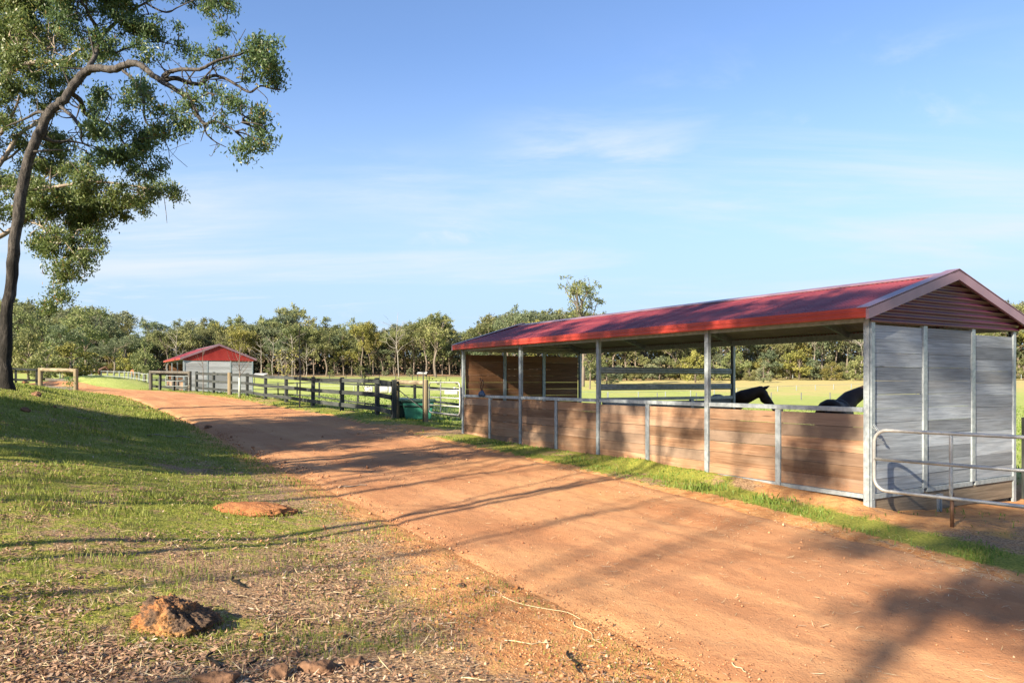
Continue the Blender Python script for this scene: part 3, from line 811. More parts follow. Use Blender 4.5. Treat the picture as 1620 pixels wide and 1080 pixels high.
front_posts = [XY(623, 22.6), XY(597, 23.8), XY(541, 26.6), XY(495, 30), XY(453, 32.8), XY(420, 35.6), XY(391, 38.6), XY(365, 41), XY(338, 43), XY(311, 44.6)]
make_fence('rail_fence', 'dark three rail fence along the road verge with square posts', front_posts, 1.17, (1.08, .66, .22), .14, .035, .13, M['black_post'], M['black_rail'], 'dark timber fences')
make_fence('rail_fence', 'dark rail fence running behind the roadside fence in the green paddock', [XY(730, 24.5), XY(656, 28.5), XY(566, 36), XY(505, 45), XY(470, 55), XY(440, 64), XY(400, 72)], 1.05, (.98, .5, .12), .08, .03, .09, M['black_post'], M['black_rail'], 'dark timber fences')
sw = [XY(238, 47.5), XY(253, 47.0), XY(275, 46.2), XY(296, 45.4)]
make_fence('rail_fence', 'short dark rail fence joining two grey timber posts before the small shelter', sw, 1.12, (1.02, .62, .2), .13, .035, .13, M['black_post'], M['black_rail'], 'dark timber fences')
# yard fence at right behind the big shelter
a = to_xy(.25, 3.95); b = to_xy(-1.5, 9.5); c = to_xy(-4, 17)
make_fence('rail_fence', 'dark rail fence glimpsed past the rear corner post of the big shelter', polyline([to_xy(.1, 4.2), b, c], 2.6), 1.25, (1.15, .85, .52, .2), .07, .03, .09, M['black_post'], M['black_rail'], 'dark timber fences')
# far fences across the paddocks
make_fence('paddock_fence', 'long dark fence below the far line of gum trees', polyline([XY(255, 205), XY(420, 212), XY(600, 205), XY(760, 200)], 5.0), 1.3, (1.2, .7), .12, .06, .16, M['black_post'], M['black_rail'], 'far paddock fences', join_rails=True)
make_fence('paddock_fence', 'low grey fence across the paddock just past the hay bales', polyline([XY(400, 150), XY(560, 142), XY(730, 134)], 7.5), 1.1, (1.0,), .06, .05, .12, M['white_post'], M['white_post'], 'far paddock fences', wire=(.6, .3), join_rails=True)
make_fence('paddock_fence', 'middle distance grey post fence seen through the open bay', polyline([XY(860, 118), XY(1010, 126), XY(1130, 140), XY(1260, 158), XY(1400, 172), XY(1700, 190)], 6.5), 1.1, (1.05,), .06, .05, .13, M['white_post'], M['white_post'], 'far paddock fences', wire=(.7, .35), join_rails=True)
make_fence('paddock_fence', 'nearest wire fence crossing the bright paddock behind the horses', polyline([XY(880, 98), XY(1040, 100), XY(1220, 104), XY(1400, 112), XY(1720, 122)], 6.0), 1.05, (), .05, .04, .11, M['wire'], M['wire'], 'far paddock fences', wire=(1.0, .7, .4), join_rails=True)
make_fence('paddock_fence', 'far pale post fence at the foot of the trees seen through the shelter', polyline([XY(1120, 262), XY(1300, 255), XY(1480, 250), XY(1800, 245)], 9), 1.5, (), .05, .04, .2, M['white_post'], M['wire'], 'far paddock fences', wire=(1.3, .7), join_rails=True)
# pale tape fence left of the road
wp = [XY(235, 61), XY(227, 62.5), XY(220, 64.5), XY(213, 66.5), XY(208, 68.5), XY(203, 70.5), XY(197, 72.5), XY(189, 75), XY(180, 77), XY(170, 80), XY(160, 83), XY(145, 86), XY(128, 89), XY(110, 92), XY(95, 95), XY(80, 98)]
make_fence('tape_fence', 'pale posts with white tape curving away past the grassy mound', wp, 1.15, (1.1, .6), .045, .012, .12, M['white_post'], M['white_post'], join_rails=True)
make_fence('rail_fence', 'dark two rail fence left of the pine gateway behind the tall tree', [XY(58, 44.5), XY(25, 44), XY(-30, 43), XY(-90, 41)], 1.25, (1.18, .55), .13, .04, .13, M['black_post'], M['black_rail'], 'dark timber fences')

# pine H-braces
def brace(label, pa, pb, h, rpost, wire=True, mp='pine_post', mr='pine_rail'):
    (xa, ya), (xb, yb) = pa, pb; za, zb = Z(xa, ya), Z(xb, yb)
    root = empty('timber_brace', (xa, ya, za), 0, label, 'fence brace', 'pine fence braces')
    for (x, y, z) in ((0, 0, 0), (xb - xa, yb - ya, zb - za)):
        mb = MB(); mb.tube([(x, y, z - .3), (x, y, z + h * .5), (x, y, z + h - .02), (x, y, z + h)], [rpost, rpost, rpost, rpost * .9], 14, .5); mb.build('post', M[mp], root, smooth=False)
    mb = MB(); p, q = Vector((0, 0, h - .10)), Vector((xb - xa, yb - ya, zb - za + h - .10)); mb.tube([p, p.lerp(q, .5), q], rpost * .82, 12, .5); mb.build('log_rail', M[mr], root, smooth=False)
    if wire:
        mb = MB(); mb.tube([p + Vector((0, 0, -.2)), q + Vector((0, 0, -h + .4))], .014, 6, .5); mb.build('brace_wire', M['black_post'], root)
    return root
brace('pine brace of two thick posts under one log beside the big shelter', XY(628, 22.9), XY(673, 21.6), 1.22, .085)
brace('pale pine gateway with peeled top log left of the bend', XY(64, 44), XY(120, 42.5), 1.28, .13, False)
brace('weathered grey brace posts at the road bend before the small shelter', XY(238.5, 47), XY(300, 45), 1.22, .11, False, 'grey_timber', 'grey_timber')
sx, sy = XY(365, 40.9)
t_ = MB(); t_.tube([(0, 0, -.3), (0, 0, .6), (0, 0, 1.2)], .11, 12, .5)
o = tag(t_.build('timber_post', M['pine_post']), 'single round pine post in the dark fence at the small shelter', 'post'); o.location = (sx, sy - .15, Z(sx, sy))
# rails in the pine gateway
g0, g1 = XY(66, 44.2), XY(119, 42.7)
root = empty('board_jump', (*g0, Z(*g0)), 0, 'low white boards lying across the pale pine gateway', 'barrier')
for zz, hh in ((.62, .14), (.16, .16)):
    mb = MB(); mb.bar((.1, 0, zz), (g1[0] - g0[0] - .1, g1[1] - g0[1], zz + Z(*g1) - Z(*g0)), .04, hh, .5); mb.build('board', M['grey_timber'], root)

# tubular gates
def pipe_gate(label, P, ang, length, zs, verticals, rad, end_round, corner=.16, zground=0, drop=None, pm='galv_pipe'):
    root = empty('pipe_gate', P, ang, label, 'gate', 'galvanised pipe gates')
    lo, hi = zs[0], zs[-1]; c = corner
    def arc(cx, cz, a0, a1): return [(cx + c * math.cos(R(a)), 0, cz + c * math.sin(R(a))) for a in np.linspace(a0, a1, 7)]
    loop = []
    if end_round in ('start', 'both'):
        loop = [(length - c, 0, hi)] + arc(c, hi - c, 90, 180) + arc(c, lo + c, 180, 270) + [(length - c, 0, lo)]
        if end_round == 'both':
            loop = arc(length - c, hi - c, 0, 90) + arc(c, hi - c, 90, 180) + arc(c, lo + c, 180, 270) + arc(length - c, lo + c, 270, 360)
            loop.append(loop[0])
    mb = MB(); mb.tube(loop, rad, 12, .5); mb.build('frame_tube', M[pm], root, smooth=True)
    for z in zs[1:-1]:
        mb = MB(); mb.tube([(0.0, 0, z), (length, 0, z)], rad * .95, 12, .5); mb.build('rail', M[pm], root, smooth=True)
    for x in verticals:
        zz = [lo] + [z for z in zs[1:-1]] + [hi]; pts, rr = [], []
        for a_, b_ in zip(zz[:-1], zz[1:]):
            pts += [(x, 0, a_), (x, 0, a_ + .05), (x, 0, (a_ + b_) / 2), (x, 0, b_ - .05)]; rr += [rad * .55, rad, rad * 1.05, rad]
        pts.append((x, 0, hi)); rr.append(rad * .55)
        mb = MB(); mb.tube(pts, rr, 12, .5); mb.build('upright', M[pm], root, smooth=True)
    if drop:
        mb = MB(); mb.tube([(drop, .03, lo + .06), (drop, .03, lo - .34)], .022, 8, .5); mb.build('drop_bolt', M['leather'], root, smooth=True)
    return root
gp = W(1383, 680, 9.02)
gate = pipe_gate('large galvanised pipe gate standing open before the grey gable wall', (gp[0], gp[1], 0), math.atan2(-.785, .62), 2.75, (.29, .665, 1.015), (.86, 1.8), .021, 'both', .15, drop=.86)
gq = XY(679, 21.5); gr = XY(727.5, 19.6)
pipe_gate('small five bar pipe gate between the pine brace and the big shelter', (gq[0], gq[1], Z(*gq) - .02), math.atan2(gr[1] - gq[1], gr[0] - gq[0]), math.hypot(gr[0] - gq[0], gr[1] - gq[1]), (.30, .52, .74, .95, 1.16), (.85,), .018, 'both', .13)
gq = XY(262, 44.6)
pipe_gate('distant white pipe gate among the dark rails before the small shelter', (gq[0], gq[1], Z(*gq) - .05), 0.05, 1.35, (.35, .65, .95), (.68,), .018, 'both', .1, pm='white_post')
# chain latch on the corner post
root = MB()
for k in range(7):
    a0 = Vector((-.035 - .004 * k, -.06 - .012 * k, 1.0 + .03 * math.sin(k * .9)))
    ring = [a0 + Vector((.016 * math.cos(t), .006 * math.sin(t * 2), .016 * math.sin(t))) for t in np.linspace(0, 2 * math.pi, 9)]
    root.tube(ring, .004, 5, .5)
o = tag(root.build('gate_chain', M['galv'], None), 'short steel chain hooked round the corner post of the big shelter', 'chain'); o.location = (OX, OY, .03); o.rotation_euler = (0, 0, ROT)
# low steel stub beside the plinth
sp_ = to_xy(-.10, 1.36)
mb = MB(); mb.box(-.035, .035, -.005, .005, -.35, .21, .5); mb.box(-.035, -.029, -.03, -.005, -.35, .21, .5); mb.box(.029, .035, -.03, -.005, -.35, .21, .5); mb.box(-.055, .055, -.034, .006, .21, .235, .5)
o = tag(mb.build('steel_stub', M['galv']), 'short capped steel stub standing before the plinth board', 'post'); o.location = (*sp_, Z(*sp_)); o.rotation_euler = (0, 0, ROT)
# tap on star picket
tx, ty = XY(669.5, 21.3)
root = empty('garden_tap', (tx, ty, Z(tx, ty)), 0, 'slim standpipe tap rising in front of the pine brace post', 'tap')
mb = MB(); mb.tube([(0, 0, -.2), (0, 0, 1.38)], .018, 8, .5); mb.build('standpipe', M['black_post'], root, smooth=True)
mb = MB(); mb.tube([(-.02, 0, 1.36), (.05, 0, 1.36), (.09, 0, 1.31)], .018, 8, .5); mb.tube([(0, 0, 1.36), (0, 0, 1.42)], .012, 6, .5); mb.build('spout', M['black_post'], root, smooth=True)
mb = MB(); mb.tube([(-.05, 0, 1.43), (.05, 0, 1.43)], .012, 6, .5); mb.build('handle', M['black_post'], root, smooth=True)
# green feed bins
def tub(label, px, D, w, d, h, wall, lid, ang):
    x, y = XY(px, D); root = empty('feed_bin', (x, y, Z(x, y)), ang, label, 'bin', 'green plastic bins')
    mb = MB(); a, b = .80, 1.0
    mb.add([(-w / 2 * a, -d / 2 * a, 0), (w / 2 * a, -d / 2 * a, 0), (w / 2 * a, d / 2 * a, 0), (-w / 2 * a, d / 2 * a, 0),
            (-w / 2, -d / 2, h), (w / 2, -d / 2, h), (w / 2, d / 2, h), (-w / 2, d / 2, h)], BOXF, .5)
    mb.build('tub', wall, root, bevel=.03)
    mb = MB(); mb.box(-w / 2 - .05, w / 2 + .05, -d / 2 - .05, d / 2 + .05, h + .002, h + .09, .5); mb.build('lid', lid, root, bevel=.025)
    mb = MB(); mb.box(-w / 2 * .9 - .02, w / 2 * .9 + .02, -d / 2 - .035, -d / 2 + .0, h - .13, h - .09, .5); mb.build('rim', lid, root, bevel=.01)
    return root
tub('larger green plastic bin with flat lid behind the pine brace', 662, 22.9, .95, .6, .52, M['green_plastic'], M['dark_green_plastic'], .1)
tub('smaller bin with paler green lid left of the larger one', 632, 23.4, .42, .5, .5, M['dark_green_plastic'], M['pale_green_plastic'], .1)
# halter hung on the top rail
hx, hy_ = to_xy(9.95, -.02)
root = empty('hanging_halter', (hx, hy_, 1.21), ROT, 'blue strap and brown halter draped over the far end of the half wall', 'halter')
mb = MB()
for k in range(3): mb.tube([(.01, -.13 + k * .1, .03), (-.01, -.1 + k * .08, .10), (.0, -.05 + k * .03, .17)], [.045, .04, .015], 7, .5)
mb.build('blue_strap', M['strap'], root, smooth=True)
mb = MB()
mb.tube([(0, -.02, .14), (0, .05, .24), (0, .03, .36), (0, -.05, .42), (0, -.09, .34), (0, -.05, .24), (0, .0, .14)], .016, 6, .5); mb.tube([(0, .03, .36), (0, .07, .47)], .014, 6, .5)
mb.build('leather_loop', M['leather'], root, smooth=True)
# wrapped bales
for i, (px, D, lab) in enumerate(((583, 112, 'leftmost of three pale wrapped round bales past the dark fence'), (607, 110, 'middle of three pale wrapped round bales past the dark fence'), (621, 108, 'rightmost of three pale wrapped round bales past the dark fence'))):
    x, y = XY(px, D); root = empty('hay_bale', (x, y, Z(x, y)), .2, lab, 'hay bale', 'wrapped hay bales')
    mb = MB(); n = 20; r0 = .58; Lb = .62 if i < 2 else .5
    mb.tube([(-Lb, 0, r0), (-Lb + .08, 0, r0), (0, 0, r0), (Lb - .08, 0, r0), (Lb, 0, r0)], [r0 * .86, r0, r0 * 1.01, r0, r0 * .86], n, .5); mb.build('wrap', M['hay_wrap'], root, smooth=False)
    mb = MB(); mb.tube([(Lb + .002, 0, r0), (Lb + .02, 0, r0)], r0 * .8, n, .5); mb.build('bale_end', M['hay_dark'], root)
# white trough and jumps far off
for px, D, w, h, lab in ((714, 92, 1.6, .75, 'white water trough in the paddock between gate and shelter'), (1, 1, 0, 0, None)):
    if lab is None: continue
    x, y = XY(px, D); root = empty('water_trough', (x, y, Z(x, y)), 0, lab, 'trough')
    mb = MB(); mb.box(-w / 2, w / 2, -.5, .5, 0, h, .5); mb.build('basin', M['white'], root, bevel=.06)
    mb = MB(); mb.tube([(w * .28, -.2, h), (w * .28, -.2, h + .16)], [.2, .14], 10, .5); mb.build('float_cover', M['hay_wrap'], root, smooth=True)
for px, D, lab, wd in ((668, 200, 'low white roofed feeder below the far trees', 2.6), (412, 190, 'pale leaning log built as a low white roofed stand right of the small shelter', 3.2)):  # second entry stands for a leaning log, built like the feeder
    x, y = XY(px, D); root = empty('feed_shelter', (x, y, Z(x, y)), 0, lab, 'feeder')
    mb = MB(); mb.add([(-wd / 2, -1, 1.9), (wd / 2, -1, 1.9), (wd / 2, 1, 2.3), (-wd / 2, 1, 2.3), (-wd / 2, -1, 2.05), (wd / 2, -1, 2.05), (wd / 2, 1, 2.45), (-wd / 2, 1, 2.45)], BOXF, .5); mb.build('roof_panel', M['white'], root)
    for k in (-.47, .47):
        mb = MB(); mb.tube([(wd * k, 0, -.3), (wd * k, 0, 2.0)], .09, 8, .5); mb.build('post', M['black_post'], root)
# dark birds feeding
bird = None
for k, (px, D) in enumerate(((684, 205), (690, 190), (697, 196), (703, 186), (711, 198), (722, 180), (726, 168), (693, 178))):
    x, y = XY(px, D)
    if bird is None:
        mb = MB(); mb.tube([(-.42, 0, .22), (-.2, 0, .27), (0, 0, .31), (.16, 0, .33), (.24, 0, .42)], [.03, .08, .13, .10, .05], 8, .5)
        mb.tube([(.22, 0, .42), (.29, 0, .48), (.35, 0, .48), (.43, 0, .45)], [.05, .06, .045, .008], 8, .5)
        for s in (-.05, .05): mb.tube([(0, s, .22), (.02, s, 0)], .014, 5, .5)
        bird = mb.build('black_bird', M['birdblack'], None, smooth=True); o = bird
    else:
        o = bird.copy(); COL.objects.link(o)
    o.location = (x, y, Z(x, y)); o.rotation_euler = (0, 0, random.uniform(0, 6)); o.scale = (1.2,) * 3
    tag(o, 'small dark bird feeding in the far paddock left of the big shelter', 'bird', 'dark birds in the paddock')

# ------------------------------------------------------------------ trees close by, skeleton drawn limb by limb
def smooth_path(pts, sub=4):
    P = np.array(pts, float); n = len(P); out = []
    for i in range(n - 1):
        p0, p1, p2, p3 = P[max(i - 1, 0)], P[i], P[i + 1], P[min(i + 2, n - 1)]
        for k in range(sub):
            t = k / sub
            out.append(.5 * ((2 * p1) + (-p0 + p2) * t + (2 * p0 - 5 * p1 + 4 * p2 - p3) * t * t + (-p0 + 3 * p1 - 3 * p2 + p3) * t ** 3))
    out.append(P[-1]); return np.array(out)
def clump_crown(clusters, nodes, rg, per, L, Wd, twigs, sub_r=(.22, .42), dens=1.0):
    PP = []
    for (c, rx, ry, rz) in clusters:
        vol = rx * rz
        ns = max(3, int(13 * vol * dens))
        for _ in range(ns):
            d = rg.normal(size=3); d /= np.linalg.norm(d); q = rg.random() ** .45
            p = c + d * q * np.array([rx, ry, rz])
            r = rg.uniform(*sub_r)
            n = int(per * (r / .3) ** 2 * rg.uniform(.6, 1.3))
            e = rg.normal(size=(n, 3)) * .48; e[:, 2] *= .8; e[:, 2] -= .12
            PP.append(p + e * r)
            if nodes is not None and rg.random() < .8:
                j = np.argmin(((nodes - p) ** 2).sum(1)); b = nodes[j]
                if np.linalg.norm(b - p) < 3.2:
                    m = (b + p) / 2 + rg.normal(size=3) * .18 * np.linalg.norm(b - p)
                    path = smooth_path([b, m, p], 3)
                    twigs.tube(path, np.linspace(.022, .006, len(path)), 4, .5, cap=False)
    P = np.concatenate(PP)
    return leaf_quads(P, L, Wd, rg, .7), len(P)

def drawn_tree(name, label, base, limbs, clusters, bark, leaf, seed, per=95, L=.13, Wd=.042, group=None, dens=1.0, sub_r=(.22, .42)):
    rg = np.random.default_rng(seed)
    root = empty(name, tuple(base), 0, label, 'tree', group)
    tr = MB(); nodes = []
    for li, (pts, r0, r1) in enumerate(limbs):
        P = smooth_path(np.array(pts) - base, 5)
        P[1:] += rg.normal(size=(len(P) - 1, 3)) * np.linspace(r0, r1, len(P) - 1)[:, None] * .12
        rad = np.linspace(1, 0, len(P)) ** .8 * (r0 - r1) + r1
        rad = rad * (1 + rg.uniform(-.07, .07, len(P)))
        if li == 0: rad[0] *= 1.45; rad[1] *= 1.22; rad[2] *= 1.08
        tr.tube(P, rad, 14 if r0 > .1 else 7, .5, cap=True)
        if r0 < .2: nodes.append(P[1:])
        # side twigs
        if r0 < .12:
            for k in range(2, len(P) - 1, 3):
                d = rg.normal(size=3); d[2] += .2; d /= np.linalg.norm(d); ln = rg.uniform(.35, .9)
                q = smooth_path([P[k], P[k] + d * ln * .5 + rg.normal(size=3) * .08, P[k] + d * ln], 3)
                tr.tube(q, np.linspace(rad[k] * .5, .006, len(q)), 5, .5, cap=False); nodes.append(q[2:])
    nd = np.concatenate(nodes)
    (V, Fc), n = clump_crown([(np.array(c) - base, rx, ry, rz) for c, rx, ry, rz in clusters], nd, rg, per, L, Wd, tr, sub_r, dens)
    tr.build('trunk', bark, root, smooth=True)
    # leaves keep the tone of their spray, with single odd ones
    rn = np.clip(rg.normal(.42, .22, n) + np.repeat(rg.normal(0, .12, n // 40 + 1), 40)[:n], 0, 1)
    np_mesh('crown', V, Fc, leaf, root, rn)
    return root

DA = 19.0
def pl(seq, D=DA): return [W(p[0], p[1], D + (p[2] if len(p) > 2 else 0)) for p in seq]
baseA = W(12, 617, DA); baseA[2] = Z(baseA[0], baseA[1]) - .1
limbsA = [
 ([baseA] + pl([(8, 560), (14, 480), (22, 400), (33, 310), (46, 250), (60, 216), (77, 181), (101, 158), (118, 133), (134, 116), (154, 108, -.1), (178, 110, -.3), (201, 102, -.5), (219, 102, -.7), (238, 116, -.9), (255, 129, -1)]), .146, .062),
 (pl([(255, 129, -1), (264, 116, -1.1), (285, 110, -1.3), (315, 110, -1.6), (340, 98, -1.7), (365, 90, -1.6), (386, 84, -1.5), (405, 66, -1.4)]), .055, .012),
 (pl([(255, 129, -1), (275, 124, -1), (300, 131, -.8), (318, 133, -.6), (335, 120, -.5), (352, 123, -.5), (375, 135, -.6), (395, 146, -.7), (412, 136, -.8), (428, 140, -.9), (444, 142, -1)]), .058, .010),
 (pl([(318, 133, -.6), (326, 120, -.4), (338, 108, -.3), (352, 100, -.2), (372, 98, -.1)]), .026, .008),
 (pl([(255, 129, -1), (280, 143, -1.3), (300, 155, -1.6), (310, 175, -1.9), (322, 196, -2.1), (338, 192, -2.2), (352, 196, -2.3), (372, 208, -2.4)]), .06, .010),
 (pl([(322, 196, -2.1), (327, 212, -2), (340, 224, -1.9), (358, 233, -1.8)]), .022, .007),
 (pl([(195, 112, -.4), (210, 125, -.7), (220, 140, -1), (227, 160, -1.3), (228, 180, -1.5), (232, 195, -1.6), (245, 201, -1.6), (262, 201, -1.5), (276, 192, -1.4)]), .042, .010),
 (pl([(238, 198, -1.6), (255, 215, -1.7), (266, 235, -1.8), (268, 252, -1.8)]), .014, .005),
 (pl([(110, 146), (128, 160, .4), (135, 180, .8), (155, 190, 1.1), (180, 203, 1.4), (200, 232, 1.7), (225, 258, 2)]), .07, .012),
 (pl([(95, 168), (115, 186, -.5), (128, 205, -.9), (130, 225, -1.1), (150, 236, -1.2)]), .045, .010),
 (pl([(62, 216), (85, 224, .5), (115, 224, .9), (150, 232, 1.2)]), .05, .012),
 (pl([(50, 240), (78, 238, -.4), (118, 237, -.8)]), .03, .008),
 (pl([(77, 181), (60, 178, .6), (40, 188, 1.0), (10, 200, 1.5)]), .05, .015),
 (pl([(134, 116), (150, 90, .8), (160, 60, 1.4), (190, 30, 1.9), (230, 5, 2.2), (290, -25, 2.4)]), .075, .015),
 (pl([(160, 60, 1.4), (140, 20, 1), (120, -20, .6), (130, -70, .4)]), .05, .012),
 (pl([(230, 5, 2.2), (262, 20, 2), (285, 10, 1.9), (330, -10, 1.9)]), .03, .008),
 (pl([(178, 86, 1.5), (215, 72, 1.7), (250, 66, 1.9), (285, 74, 2)]), .03, .008),
]
mpp = DA / F_PX
def cl(seq, D=DA):
    out = []
    for px, py, rx, rz, dD in seq:
        s = (D + dD) / F_PX
        out.append((W(px, py, D + dD), rx * s, (rx + rz) * .5 * s, rz * s))
    return out
clA = cl([(402, 72, 26, 24, -1.4), (428, 92, 22, 34, -1.3), (400, 112, 30, 18, -1), (438, 128, 12, 20, -1), (350, 88, 26, 8, -1), (312, 90, 10, 14, -1),
          (340, 155, 20, 18, -.8), (372, 160, 24, 20, -1.2), (402, 178, 24, 26, -1.8), (418, 210, 16, 26, -2.0), (392, 224, 22, 18, -2.2), (362, 192, 24, 16, -2.2), (300, 166, 18, 22, -1.9), (296, 200, 18, 14, -1.9),
          (246, 152, 22, 16, -1.2), (258, 172, 18, 12, -1.5), (215, 145, 22, 22, -.9), (262, 208, 12, 10, -1.6),
          (345, 14, 22, 26, 1.8), (330, -14, 30, 20, 1.9), (352, 46, 8, 10, 1.8), (300, -12, 34, 16, 2.1),
          (255, 42, 32, 22, 1.8), (276, 66, 18, 16, 2), (236, 78, 26, 18, 1.6), (215, 40, 30, 26, 1.6), (180, 24, 34, 30, 1.5), (160, 70, 34, 26, 1.2), (130, 20, 40, 36, .9), (190, -20, 70, 26, 1.4), (105, -40, 70, 40, .6),
          (170, 160, 34, 22, .8), (200, 205, 34, 24, 1.5), (228, 222, 24, 24, 1.8), (222, 258, 38, 22, 2), (238, 284, 28, 14, 2.1), (150, 210, 30, 26, -.9), (160, 245, 40, 22, 1.2), (190, 240, 26, 22, 1.4)])
drawn_tree('gum_tree', 'tall gum with dark leaning trunk and long arching limb over the road', baseA, limbsA, clA, M['bark_dark'], M['leaf_big'], 11, per=215, L=.112, Wd=.038, dens=3.3, sub_r=(.15, .33))

DB = 22.5
baseB = W(-75, 612, DB); baseB[2] = Z(baseB[0], baseB[1]) - .1
def q(seq): return pl(seq, DB)
limbsB = [
 ([baseB] + q([(-78, 540), (-84, 440), (-74, 360), (-70, 300), (-80, 240), (-72, 170), (-60, 100), (-70, 20), (-60, -60)]), .34, .07),
 (q([(-72, 330), (-50, 300), (-20, 278), (2, 256), (30, 214, .3), (60, 192, .5), (78, 168, .6), (80, 140, .7)]), .10, .015),
 (q([(2, 256), (20, 246, .5), (45, 226, .8), (70, 230, 1), (100, 250, 1.2)]), .04, .010),
 (q([(-74, 260), (-40, 235), (0, 212), (25, 170, -.4), (30, 150, -.6)]), .08, .015),
 (q([(-68, 150), (-30, 128), (0, 126), (32, 105, -.4), (62, 98, -.6), (100, 96, -.8), (132, 76, -1), (178, 62, -1.2)]), .10, .014),
 (q([(-66, 110), (-20, 70), (2, 40), (14, 62, .5), (30, 90, .8)]), .07, .02),
 (q([(-62, 90), (-20, 30), (10, -10), (60, -40, -.5)]), .08, .02),
 (q([(-78, 400), (-40, 388), (0, 374), (40, 348, .4), (75, 330, .7), (115, 322, 1), (150, 318, 1.2), (200, 322, 1.3)]), .09, .012),
 (q([(-72, 340), (-30, 310), (10, 296), (60, 300, -.4), (110, 292, -.8), (160, 288, -1), (240, 300, -1.1), (275, 316, -1.2)]), .075, .010),
 (q([(40, 348, .4), (70, 360, .2), (100, 380, 0), (120, 405, -.1)]), .03, .007),
 (q([(75, 330, .7), (92, 370, .6), (88, 420, .5), (84, 455, .4), (92, 480, .4)]), .022, .005),
]
clB = cl([(20, 34, 50, 40, 0), (70, 66, 46, 34, -.4), (30, 100, 44, 26, -.2), (100, 108, 34, 20, -.8), (150, 84, 34, 18, -1), (20, 150, 40, 30, -.3), (90, 132, 34, 24, .6), (15, 70, 40, 40, .4), (60, 20, 46, 40, -.4), (70, 165, 24, 16, .6), (8, 190, 22, 14, -.4), (60, -30, 70, 40, -.5), (-20, -10, 60, 60, 0),
          (80, 262, 34, 20, 1), (120, 262, 34, 22, .6), (150, 292, 44, 24, -.9), (200, 300, 36, 20, -1.0), (245, 312, 30, 16, -1.1), (272, 318, 14, 18, -1.2), (110, 312, 44, 26, .6), (70, 300, 36, 26, -.3), (60, 335, 40, 24, .5), (130, 342, 44, 26, .9), (175, 335, 32, 20, 1.1), (195, 345, 14, 14, 1.2),
          (110, 378, 40, 28, .2), (140, 396, 26, 24, .1), (90, 400, 32, 26, .2), (62, 385, 22, 22, .3), (118, 424, 26, 18, 0), (88, 440, 18, 18, .4), (96, 470, 12, 10, .4), (80, 484, 9, 6, .4), (10, 330, 30, 20, .2), (20, 300, 24, 16, 0), (-40, 200, 50, 50, 0), (-60, 330, 40, 30, 0), (28, 222, 26, 16, .4), (75, 215, 30, 16, .8), (45, 260, 30, 16, .5), (12, 290, 26, 20, .2), (45, 300, 30, 22, .3), (105, 235, 30, 18, .9), (165, 318, 34, 20, .9), (215, 322, 28, 14, 1.1), (250, 300, 22, 14, 1), (150, 365, 28, 18, .8), (120, 350, 30, 20, .7)], DB)
drawn_tree('gum_tree', 'sunlit gum with pale branches entering from behind the dark leaning trunk', baseB, limbsB, clB, M['bark_pale'], M['leaf_back'], 12, per=190, L=.118, Wd=.041, dens=3.2, sub_r=(.16, .34))

# gums standing behind and beside the viewer, whose shade falls over the road and the shelter
def shade_gum(label, st, h, seed, stems, z0, z1, cr, ncl, lean=0.0, per=60, forks=6, sz=(.5, 1.0), leaf='leaf_big'):
    """st: (distance across the sun's path, distance along it); crown kept between z0 and z1, radius cr; lean moves the top across"""
    rg = np.random.default_rng(seed)
    sx, sy = st[1] * .654 + st[0] * .756, st[1] * .756 - st[0] * .654
    base = np.array([sx, sy, Z(sx, sy) - .1]); ax = np.array([.756, -.654, 0.]); limbs = []; cls = []
    for (ds, dt, r) in stems:
        b0 = base + ax * ds + np.array([.654, .756, 0]) * dt; ph = rg.uniform(0, 6.28); P = [b0]
        for q_ in (.12, .25, .4, .55, .7, .85, .96):
            P.append(b0 + np.array([0, 0, h * q_]) + ax * (lean * q_ ** 1.5 + .16 * math.sin(ph + q_ * 6)) + np.array([.654, .756, 0]) * .25 * math.cos(ph + q_ * 5))
        limbs.append((P, r, r * .22))
        for k in range(forks):
            q_ = rg.uniform(.3, .92); i = min(int(q_ * 7), 6); b = np.array(P[i]) * (1 - (q_ * 7 - i)) + np.array(P[i + 1]) * (q_ * 7 - i) if i < 7 else np.array(P[-1])
            a = rg.uniform(0, 6.28); ln = cr * rg.uniform(.6, 1.15); zt = np.clip(b[2] - base[2] + rg.uniform(.5, 2.6), z0, z1)
            e = b + np.array([math.cos(a) * ln, math.sin(a) * ln, 0]); e[2] = base[2] + zt
            m = (b + e) / 2 + np.array([rg.normal() * .3, rg.normal() * .3, -.3 + rg.normal() * .3])
            limbs.append(([b, m, e], r * .34, .014))
    for _ in range(ncl):
        zc = rg.uniform(z0, z1); q_ = zc / h; a = rg.uniform(0, 6.28); rr = cr * math.sqrt(rg.random())
        c = base + ax * (lean * q_ ** 1.5) + np.array([math.cos(a) * rr, math.sin(a) * rr, zc]); s_ = rg.uniform(*sz)
        cls.append((c, s_ * 1.1, s_ * 1.1, s_ * .6))
    return drawn_tree('gum_tree', label, base, limbs, cls, M['bark_dark'], M[leaf], seed + 5, per=per, L=.2, Wd=.07, group='gums along the bank behind the viewer', sub_r=(.28, .5))
shade_gum('slim twin stemmed gum on the left bank behind the viewer', (-6.45, -4.0), 13.5, 31, [(-.22, 0, .062), (.22, .5, .055)], 9.4, 13, 1.7, 11, forks=7)
shade_gum('slender straight gum beside the twin stemmed one on the bank', (-8.1, -6.5), 15, 32, [(0, 0, .075)], 10.5, 14.5, 1.7, 11, forks=6)
shade_gum('broad low branching gum just outside the left edge of view', (-10.9, -3.2), 12, 33, [(-.3, 0, .15), (.5, .3, .09)], 4.2, 11.5, 1.5, 22, forks=9)
shade_gum('bushy gum on the bank top beside the left edge', (-15.0, -2.5), 10, 34, [(0, 0, .16)], 2.4, 8.0, 2.2, 46, forks=10, sz=(.6, 1.15))
